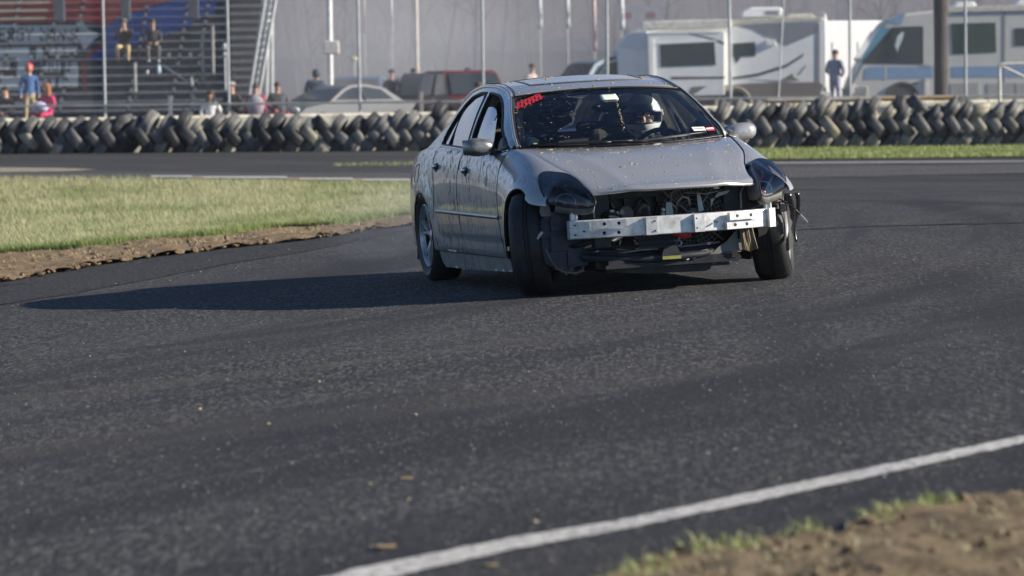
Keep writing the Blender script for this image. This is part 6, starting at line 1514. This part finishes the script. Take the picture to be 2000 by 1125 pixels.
P_('driver_window', [(1682, 124), (1742, 53), (1800, 51), (1806, 58), (1806, 122), (1800, 126)], -.012, .014, TGL)
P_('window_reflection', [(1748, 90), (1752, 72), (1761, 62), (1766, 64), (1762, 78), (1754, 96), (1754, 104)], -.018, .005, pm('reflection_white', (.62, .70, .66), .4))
P_('driver_window_frame', [(1803, 50), (1822, 50), (1822, 128), (1803, 128)], -.02, .02, MW)
P_('window', [(1857, 46), (1944, 44), (1946, 102), (1860, 106)], -.014, .015, pm('green_black_glass', (.035, .055, .05), .12)); P_('window', [(1981, 55), (2060, 53), (2060, 88), (1981, 90)], -.014, .015, TGL)
P_('blue_stripe', [(1690, 134), (1700, 130), (1822, 131), (1822, 152), (1688, 155)], -.010, .010, MBL); P_('blue_stripe', [(1860, 130), (2400, 124), (2400, 148), (1860, 151)], -.010, .010, MBL)
P_('stripe_gap', [(1728, 128), (1731, 128), (1731, 156), (1728, 156)], -.012, .012, MW)
P_('roof_edge', [(1850, 14), (2400, 0), (2400, 12), (1850, 25)], -.05, .2, pm('roof_cream', (.58, .55, .48), .6), .02); P_('roof_shadow_strip', [(1858, 25), (2400, 12.5), (2400, 16), (1858, 29)], -.012, .012, MBL)
P_('front_bumper', [(1658, 170), (1695, 168), (1695, 200), (1660, 202)], -.04, 2.5, pm('motorhome_bumper', (.3, .3, .29), .5), .04)
P_('headlamp', [(1660, 168), (1668, 163), (1668, 182), (1661, 184)], -.06, .3, pm('far_lamp', (.75, .75, .72), .2), .02)
for a in (1850, 1922, 1975): P_('locker_door', [(a + 6, 163), (a + 62, 161), (a + 62, 192), (a + 6, 194)], -.016, .016, pm('locker_beige', (.36, .36, .345), .45, var=.05), .01)
P_('vent', [(1781, 162), (1791, 160), (1791, 165), (1781, 166)], -.014, .014, RDK); P_('grab_handle', [(1805, 153), (1811, 153), (1811, 186), (1805, 186)], -.05, .05, WP)
P_('seam', [(1960, 16), (1964, 16), (1962, 195), (1958, 195)], -.012, .012, RG)
P_('roof_unit', [(1868, 12), (1874, 3), (1908, 1), (1916, 10)], .8, .8, RW, .04); P_('roof_unit', [(1990, 8), (1998, -4), (2040, -4), (2046, 6)], .8, .8, RW, .04)
xw = ms_(1762, 210)[0]; mb = MB(); mb.lathe([(.47, -.02), (.55, -.03), (.56, .0), (.5, .02)], (xw, -.02, .44), (0, 1, 0), 36); mb.build('wheel_arch', RDK, mh, smooth=60)
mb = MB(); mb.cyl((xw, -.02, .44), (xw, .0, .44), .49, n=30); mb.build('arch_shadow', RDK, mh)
for yy in (.12, 2.2): far_wheel('w', mh, xw, yy, .44, .26, pm('far_rim', (.3, .3, .3), .4, metal=.6)); far_wheel('w', mh, ms_(2250, 210)[0], yy, .44, .26, pm('far_rim', (.3, .3, .3), .4, metal=.6))
mb = MB(); x_, z_ = ms_(1767, 98); mb.ell((x_, .3, z_), (.12, .05, .10), 12, 8); mb.build('steering_wheel', pm('pale_blue', (.12, .28, .42), .5), mh)
# white enclosed trailer between the two
tp = at(1680, 200, 118); tr = empty('white_trailer', (tp.x, 118, tz(tp.x)), rz=.32, label='plain white enclosed trailer between the camper and the motorhome', cat='trailer')
a, c = at(1600, 62, 118), at(1716, 62, 118); mb = MB(); mb.box(((a.x + c.x)/2 - tp.x + .3, 1.1, (a.z - TZ + .45) / 2), (c.x - a.x + .9, 2.2, a.z - TZ - .45)); mb.build('body', pm('trailer_white', (.86, .87, .87), .45, var=.03), tr, bevel=.05)
for k_ in range(3): mb = MB(); mb.box((-1.0 + k_ * .95, -.012, 1.5), (.012, .02, 1.9)); mb.build('panel_seam', pm('seam_grey', (.6, .6, .6), .5), tr)
for wx_ in (-.4, .4):
    for yy in (.0, 2.2): far_wheel('w', tr, wx_, yy, .34, .2, pm('far_rim', (.3, .3, .3), .4, metal=.6))

# ---------------------------------------------------------------- poles, signs, banners
def pole(name, cat, label, px, pyt, Y, r, mt, dx=0, extra=None, r2=None, group=None):
    t = at(px, pyt, Y); base = at(px + dx, 215, Y); b0 = Vector((base.x, Y, tz(base.x) - .2)); root = empty(name, b0, label=label, cat=cat, group=group)
    mb = MB(); mb.cyl((0, 0, 0), (t.x - b0.x, 0, t.z - b0.z), r, r2 or r, 14); o = mb.build('shaft', mt, root, smooth=60)
    return root, b0, t
BARK = pm('creosoted_wood', (.06, .052, .05), .9, var=.4, scale=3, bmp=.6, bscale=12)
r_, b0, t = pole('utility_pole', 'pole', 'thick dark brown wooden pole in front of the motorhome', 1836, -170, 101, .205, BARK, 2)
r_, b0, t = pole('sign_pole', 'pole', 'white pole carrying a square sign box beside the silver sedan', 640, -200, 104, .085, pm('white_pole', (.80, .80, .78), .4), 6)
q = at(647, 93, 103.8) - b0; mb = MB(); mb.box(q, (.48, .12, .41)); mb.build('sign_box', pm('sign_cream', (.72, .68, .64), .5, dirt=(.6, .42, .40), dscale=3), r_, bevel=.04)
r_, b0, t = pole('striped_pole', 'pole', 'pale mottled pole with orange stains behind the dark vehicles', 808, -200, 110, .075, pm('stained_pole', (.62, .58, .50), .6, dirt=(.45, .28, .16), dscale=4), 8)
for k_ in range(18):
    z = .8 + k_ * .35; mb = MB(); mb.box((.06 * (1 if k_ % 2 else -1) + (t.x - b0.x) * z / (t.z - b0.z), 0, z), (.09, .05, .05)); mb.build('step_peg', GALV, r_)
def banner(px, y1, Y, wd, mt, label, lean=4):
    a, c = at(px, -120, Y), at(px + lean, y1, Y); b0 = Vector((c.x, Y, TZ)); root = empty('feather_banner', b0, label=label, cat='banner', group='tall banners on poles at the back of the paddock')
    mb = MB(); mb.cyl((.02, .0, 0), (a.x - b0.x, 0, a.z - b0.z + .4), .022, n=6); mb.build('banner_pole', GALV, root)
    mb = MB(); n = 10; vs = []
    A = a - b0; C_ = c - b0
    mb.grid(lambda u, v: (A.x + (C_.x - A.x) * u + (v - .5) * wd, .03 * math.sin(u * 9 + v * 3), A.z + (C_.z - A.z) * u), 14, 2); mb.build('banner_cloth', mt, root, smooth=180, solid=.01)
WB = pm('banner_white', (.80, .80, .80), .6, var=.05); PB = pm('banner_pink', (.62, .42, .42), .6, var=.2)
for px, y1, wd, mt, lab in ((708, 66, .10, PB, 'narrow pink banner just behind the fence post right of the white pole'), (761, 66, .12, WB, 'short grey white banner left of the stained pole'), (1051, 56, .19, WB, 'white banner above the roof of the silver car, left one of a pair'), (1105, 54, .19, WB, 'white banner above the roof of the silver car, right one of a pair'),
        (1158, 100, .15, PB, 'pink banner just left of the leaning fence post above the car roof'), (1211, 58, .22, WB, 'white banner left of the camper roof'), (1420, 20, .12, WB, 'white banner behind the camper roof')):
    banner(px, y1, 127, wd * .86, mt, lab)
p = at(1252, 32, 160); sg = empty('billboard', (p.x, 160, TZ), label='faded white billboard with red marks left of the camper roof', cat='sign')
mb = MB(); mb.box((0, 0, p.z - TZ), (1.9, .1, 1.05)); bo = mb.build('board', pm('board_white', (.55, .56, .60), .6), sg)
for dx in (-.65, .45): mb = MB(); mb.box((dx, -.056, p.z - TZ + .05), (.40, .01, .28)); mb.build('red_mark', pm('board_red', (.40, .06, .09), .6), bo)
for dx in (-.7, .7): mb = MB(); mb.cyl((dx, .08, 0), (dx, .08, p.z - TZ), .06, n=8); mb.build('leg', GALV, sg)
r_, b0, t = pole('small_lamp_post', 'lamp post', 'thin post with a yellow lamp left of the second fence post', 691, 116, 130, .05, GALV, 0)
mb = MB(); mb.ell(t - b0, (.16, .12, .11), 12, 8); mb.box(t - b0 + Vector((.15, 0, .02)), (.3, .08, .05)); mb.build('lamp_head', pm('lamp_yellow', (.55, .48, .30), .5), r_, smooth=60)

# ---------------------------------------------------------------- spectators
def who(px, pyh, Y, label, pose='stand', z=None, **kw):
    """pyh = pixel row of the top of the head"""
    hh = {'stand': 1.80, 'sit': 1.35}[pose] * kw.get('scale', 1)
    p = at(px, pyh, Y); zz = p.z - hh if z is None else z
    return person((p.x, Y, zz), kw.pop('rz', 0), label, pose, **kw)
KH = (.42, .33, .19)
who(12, 168, 92.5, 'spectator with black hair in a dark jacket at the left edge, a grey hood down', 'sit', rz=-.5, top=(.035, .035, .04), hair=(.02, .02, .02), arms='lap')
who(56, 124, 93.5, 'standing spectator with a red hood and a blue jacket with grey sleeves', top=(.05, .12, .30), trouser=KH, hood=(.55, .04, .08), arms='down', rz=.3, scale=.97)
who(93, 162, 92.3, 'red haired spectator in a pink jacket with a bundle on the lap', 'sit', top=(.50, .03, .12), trouser=(.50, .04, .13), hair=(.30, .10, .03), hairlen=.22, rz=-.6, arms='lap')
p = at(79, 209, 91.9); mb = MB(); mb.ell((0, 0, 0), (.21, .16, .14), 16, 10, Matrix.Rotation(.3, 3, 'Y')); mb.ell((-.16, .0, -.05), (.12, .12, .10), 12, 8); o = mb.build('bundle', pm('lilac_cloth', (.55, .52, .70), .8, dirt=(.15, .16, .4), dscale=3), smooth=180); o.location = p; tag(o, 'white and lilac bundle on the lap of the red haired spectator', 'bag')
def on_row(px, pyh, label, i, **kw):
    Y = rowy[i] + .12; x = at(px, pyh, Y).x
    return person((x, Y - .12, rowz[i] - .46), kw.pop('rz', 0), label, 'sit', **kw)
def rowfor(py, px): 
    best = min(range(NR), key=lambda i: abs(topx((at(px, py, rowy[i]).x, rowy[i], rowz[i]))[1] - py)); return best
iA = rowfor(99, 243)
on_row(243, 52, 'spectator in khaki trousers and dark coat seated on the grandstand, hand at the chin', iA, top=(.025, .025, .03), trouser=(.52, .40, .22), cap=(.12, .12, .08), arms='chin', scale=1.02, bulk=1.05)
on_row(298, 56, 'hooded spectator in grey trousers leaning forward on the grandstand', iA, top=(.035, .035, .04), trouser=(.13, .12, .12), hair=(.05, .03, .02), arms='lap', lean=.45, rz=.15, shoe=(.35, .45, .5))
p = at(310, 134, rowy[max(0, iA-3)]); mb = MB(); mb.lathe([(0, 0), (.05, 0), (.06, .05), (.062, .16), (.04, .22), (.02, .27), (0, .28)], (0, 0, -.14), (0, 0, 1), 14); o = mb.build('bottle', pm('pale_blue_plastic', (.40, .55, .62), .4), smooth=60); o.location = p; tag(o, 'pale blue bottle at the feet of the hooded spectator', 'bottle')
p = at(288, 141, rowy[max(0, iA-3)]); mb = MB(); mb.lathe([(0, 0), (.035, 0), (.045, .11), (.04, .11), (.03, .01)], (0, 0, -.05), (0, 0, 1), 12); o = mb.build('paper_cup', pm('paper_white', (.7, .7, .68), .6), smooth=60); o.location = p; tag(o, 'small white cup between the two seated spectators', 'cup')
who(411, 176, 92.2, 'long haired spectator in a white top and jeans beside a fence post', 'sit', top=(.70, .70, .68), trouser=(.18, .26, .40), hair=(.04, .025, .015), hairlen=.2, arms='lap')
who(454, 160, 93.0, 'spectator in a black leather jacket and grey cap behind the tall fence post', 'sit', top=(.03, .028, .03), cap=(.35, .35, .34), arms='front', rz=-.4)
who(498, 163, 92.6, 'spectator in a red jacket with a grey back panel seen from behind', 'sit', top=(.30, .02, .05), rz=2.8, hair=(.06, .03, .02), arms='down', bulk=1.1)
p = at(499, 208, 92.2); mb = MB(); mb.ell((0, 0, .02), (.24, .13, .30), 16, 10); o = mb.build('backpack', pm('backpack_grey', (.30, .32, .36), .8, dirt=(.30, .10, .12), dscale=4), smooth=180); o.location = p; tag(o, 'grey rucksack worn by the spectator in the red jacket', 'rucksack')
who(541, 160, 92.8, 'curly haired spectator in a dark jacket with a scarf, hands together', 'sit', top=(.035, .03, .035), hair=(.05, .03, .02), arms='front', rz=.3, bulk=1.1, trouser=(.35, .02, .04))
who(617, 136, 100, 'person in a dark hood and grey coat walking away behind the silver sedan', top=(.11, .13, .17), hood=(.05, .06, .08), rz=3.0, arms='down', bulk=1.25)
who(765, 135, 106, 'person in navy with a dark cap standing with hands together behind the sedan', top=(.025, .03, .055), trouser=(.03, .035, .06), cap=(.03, .03, .09), arms='front')
who(806, 133, 104, 'dark haired person mostly hidden by the stained pole', top=(.05, .06, .08), hair=(.03, .03, .035), arms='down', rz=1.2)
who(914, 132, 103, 'dark haired person whose head shows above the red vehicle', top=(.1, .06, .06), hair=(.03, .025, .02), arms='down', rz=-.4)
who(932, 160, 96, 'person crouching beside the red vehicle behind the roof of the silver car', 'sit', top=(.06, .05, .06), hair=(.08, .04, .03), arms='lap', rz=.8)
who(1037, 124, 108, 'dark haired person in a pale pink top just above the roof of the silver car', top=(.50, .40, .40), hair=(.03, .025, .03), arms='down', rz=.9)
who(1630, 97, 103, 'person in a grey and white shirt standing in front of the white trailer', top=(.30, .31, .38), trouser=(.26, .27, .36), hair=(.03, .03, .03), arms='front', rz=2.5, bulk=1.12, scale=1.02)
p = at(1612, 187, 102.6); mb = MB(); mb.box((0, 0, 0), (.30, .18, .24)); mb.tube([(-.08, 0, .12), (-.06, 0, .26), (.06, 0, .26), (.08, 0, .12)], .012, 6); o = mb.build('shopping_bag', pm('bag_white', (.80, .80, .78), .6), bevel=.03); o.location = p; tag(o, 'white carrier bag held beside the person in the grey shirt', 'bag')

# ---------------------------------------------------------------- wooded hill behind everything
hm, nt, b = newmat('bare_woodland_hill'); v = coords(nt); n = noise(nt, coords(nt, (1, .35, 1)), .10, 7, .7)
c = mix(nt, ramp(nt, n, [(.3, 0.), (.7, 1.)]), (.085, .070, .075), (.17, .145, .14)); nt.links.new(c, b.inputs['Base Color']); b.inputs['Roughness'].default_value = 1; b.inputs['Specular IOR Level'].default_value = 0
bump(nt, b, noise(nt, v, .6, 6, .7), 1, .8)
mb = MB(); hxs = np.linspace(-290, 290, 81); hys = np.linspace(230, 560, 34)
hillz = lambda x, y: TZ - .4 + 23 * sm(225, 500, y) * (1 + .25 * mnoise.noise(Vector((x * .01, y * .01, 0)))) + 1.6 * mnoise.noise(Vector((x * .05, y * .05, 2)))* sm(225, 300, y)
mb.v = [(x, y, hillz(x, y)) for x in hxs for y in hys]; mb.f = [(i*34+j, (i+1)*34+j, (i+1)*34+j+1, i*34+j+1) for i in range(80) for j in range(33)]; mb.m = [0]*len(mb.f)
tag(mb.build('hillside', hm, smooth=180), 'brown wooded hillside fading into haze', kind='structure')
tm_ = pm('bare_branches', (.16, .14, .145), .95, var=.3, scale=.3)
mb = MB(); tr_ = random.Random(11)
def stick(a, c, r0, r1): mb.cyl(a, c, r0, r1, 3, cap=False)
for _ in range(420):
    y = tr_.uniform(165, 330); x = tr_.uniform(-.19, .19) * y; z = hillz(x, y) if y > 230 else TZ; h = tr_.uniform(7, 15) * .7
    a = Vector((x, y, z)); t = a + Vector((tr_.gauss(0, 1.1), 0, h)); stick(a, t, .11, .03)
    for k_ in range(9):
        s0 = a.lerp(t, tr_.uniform(.25, .95)); d = Vector((tr_.gauss(0, 1), tr_.gauss(0, .6), tr_.uniform(.5, 1.6))).normalized() * tr_.uniform(1, 3); stick(s0, s0 + d, .035, .012)
        stick(s0 + d * .5, s0 + d * .5 + Vector((tr_.gauss(0, .6), 0, tr_.uniform(.3, 1))), .018, .008)
tag(mb.build('bare_woodland', tm_), 'bare winter trees on the hillside behind the paddock', kind='stuff')
mb = MB()      # low building / tree line seen blue through the haze
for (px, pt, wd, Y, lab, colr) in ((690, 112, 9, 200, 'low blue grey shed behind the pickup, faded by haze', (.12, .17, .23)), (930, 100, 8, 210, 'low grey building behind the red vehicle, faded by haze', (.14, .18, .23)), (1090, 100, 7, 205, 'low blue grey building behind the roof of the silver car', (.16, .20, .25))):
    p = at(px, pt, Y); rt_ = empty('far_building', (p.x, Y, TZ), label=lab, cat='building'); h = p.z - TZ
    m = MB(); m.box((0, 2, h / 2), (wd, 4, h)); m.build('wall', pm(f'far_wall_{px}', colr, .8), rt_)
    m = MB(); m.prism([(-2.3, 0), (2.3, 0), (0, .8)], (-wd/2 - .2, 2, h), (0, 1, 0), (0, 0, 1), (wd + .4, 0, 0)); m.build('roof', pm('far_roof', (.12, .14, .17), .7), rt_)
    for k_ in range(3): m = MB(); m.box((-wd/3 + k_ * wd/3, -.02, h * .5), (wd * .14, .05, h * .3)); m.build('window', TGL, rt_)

# ---------------------------------------------------------------- air
def volume(name, dens_, col, label, build):
    m = bpy.data.materials.new(name); m.use_nodes = True; nt = m.node_tree; nt.nodes.clear()
    o = nt.nodes.new('ShaderNodeOutputMaterial'); pv = nt.nodes.new('ShaderNodeVolumePrincipled'); pv.inputs['Color'].default_value = (*col, 1); pv.inputs['Density'].default_value = dens_; pv.inputs['Anisotropy'].default_value = 0.0
    nt.links.new(pv.outputs[0], o.inputs['Volume']); mb = MB(); build(mb); ob = mb.build(name, m); tag(ob, label, kind='stuff'); return m, nt, pv
HAZE = .00014
volume('haze', HAZE, (.80, .84, .93), 'pale smoky haze hanging over the track', lambda mb: mb.box((0, 285, 16), (620, 610, 38)))
volume('smoke', .0135, (.84, .85, .92), 'thin blue grey tyre smoke drifting over the back of the paddock', lambda mb: mb.box((0, 176, 15), (190, 92, 34)))
def puff(name, label, px, py, Y, off, rad, dmax, r0, r1, nsc):
    p = at(px, py, Y)
    m_, nt_, pv_ = volume(name, .1, (.86, .88, .95), label, lambda mb: mb.ell((0, 0, 0), rad, 20, 12))
    o = COL.objects[name]; o.location = (p.x + off[0], p.y + off[1], p.z + off[2])
    tc = N(nt_, 'ShaderNodeTexCoord'); ln = N(nt_, 'ShaderNodeVectorMath', operation='DIVIDE'); ln.inputs[1].default_value = rad; nt_.links.new(tc.outputs['Object'], ln.inputs[0])
    le = N(nt_, 'ShaderNodeVectorMath', operation='LENGTH'); nt_.links.new(ln.outputs[0], le.inputs[0])
    fall = ramp(nt_, le.outputs['Value'], [(.15, 1.), (.95, 0.)]); nn = ramp(nt_, noise(nt_, tc.outputs['Object'], nsc, 4, .6), [(r0, 0.), (r1, 1.)])
    nt_.links.new(math_(nt_, 'MULTIPLY', math_(nt_, 'MULTIPLY', fall, nn), dmax), pv_.inputs['Density'])
puff('wheel_smoke', 'wisp of blue tyre smoke behind the rear wheel', 812, 520, 25.4, (-.15, .6, .30), (.75, 1.4, .42), .42, .35, .7, 2.6)
puff('drifting_smoke', 'tyre smoke drifting over the parked cars left of the silver car', 760, 150, 108, (0, 0, .6), (6.5, 11, 3.6), .085, .25, .75, .35)
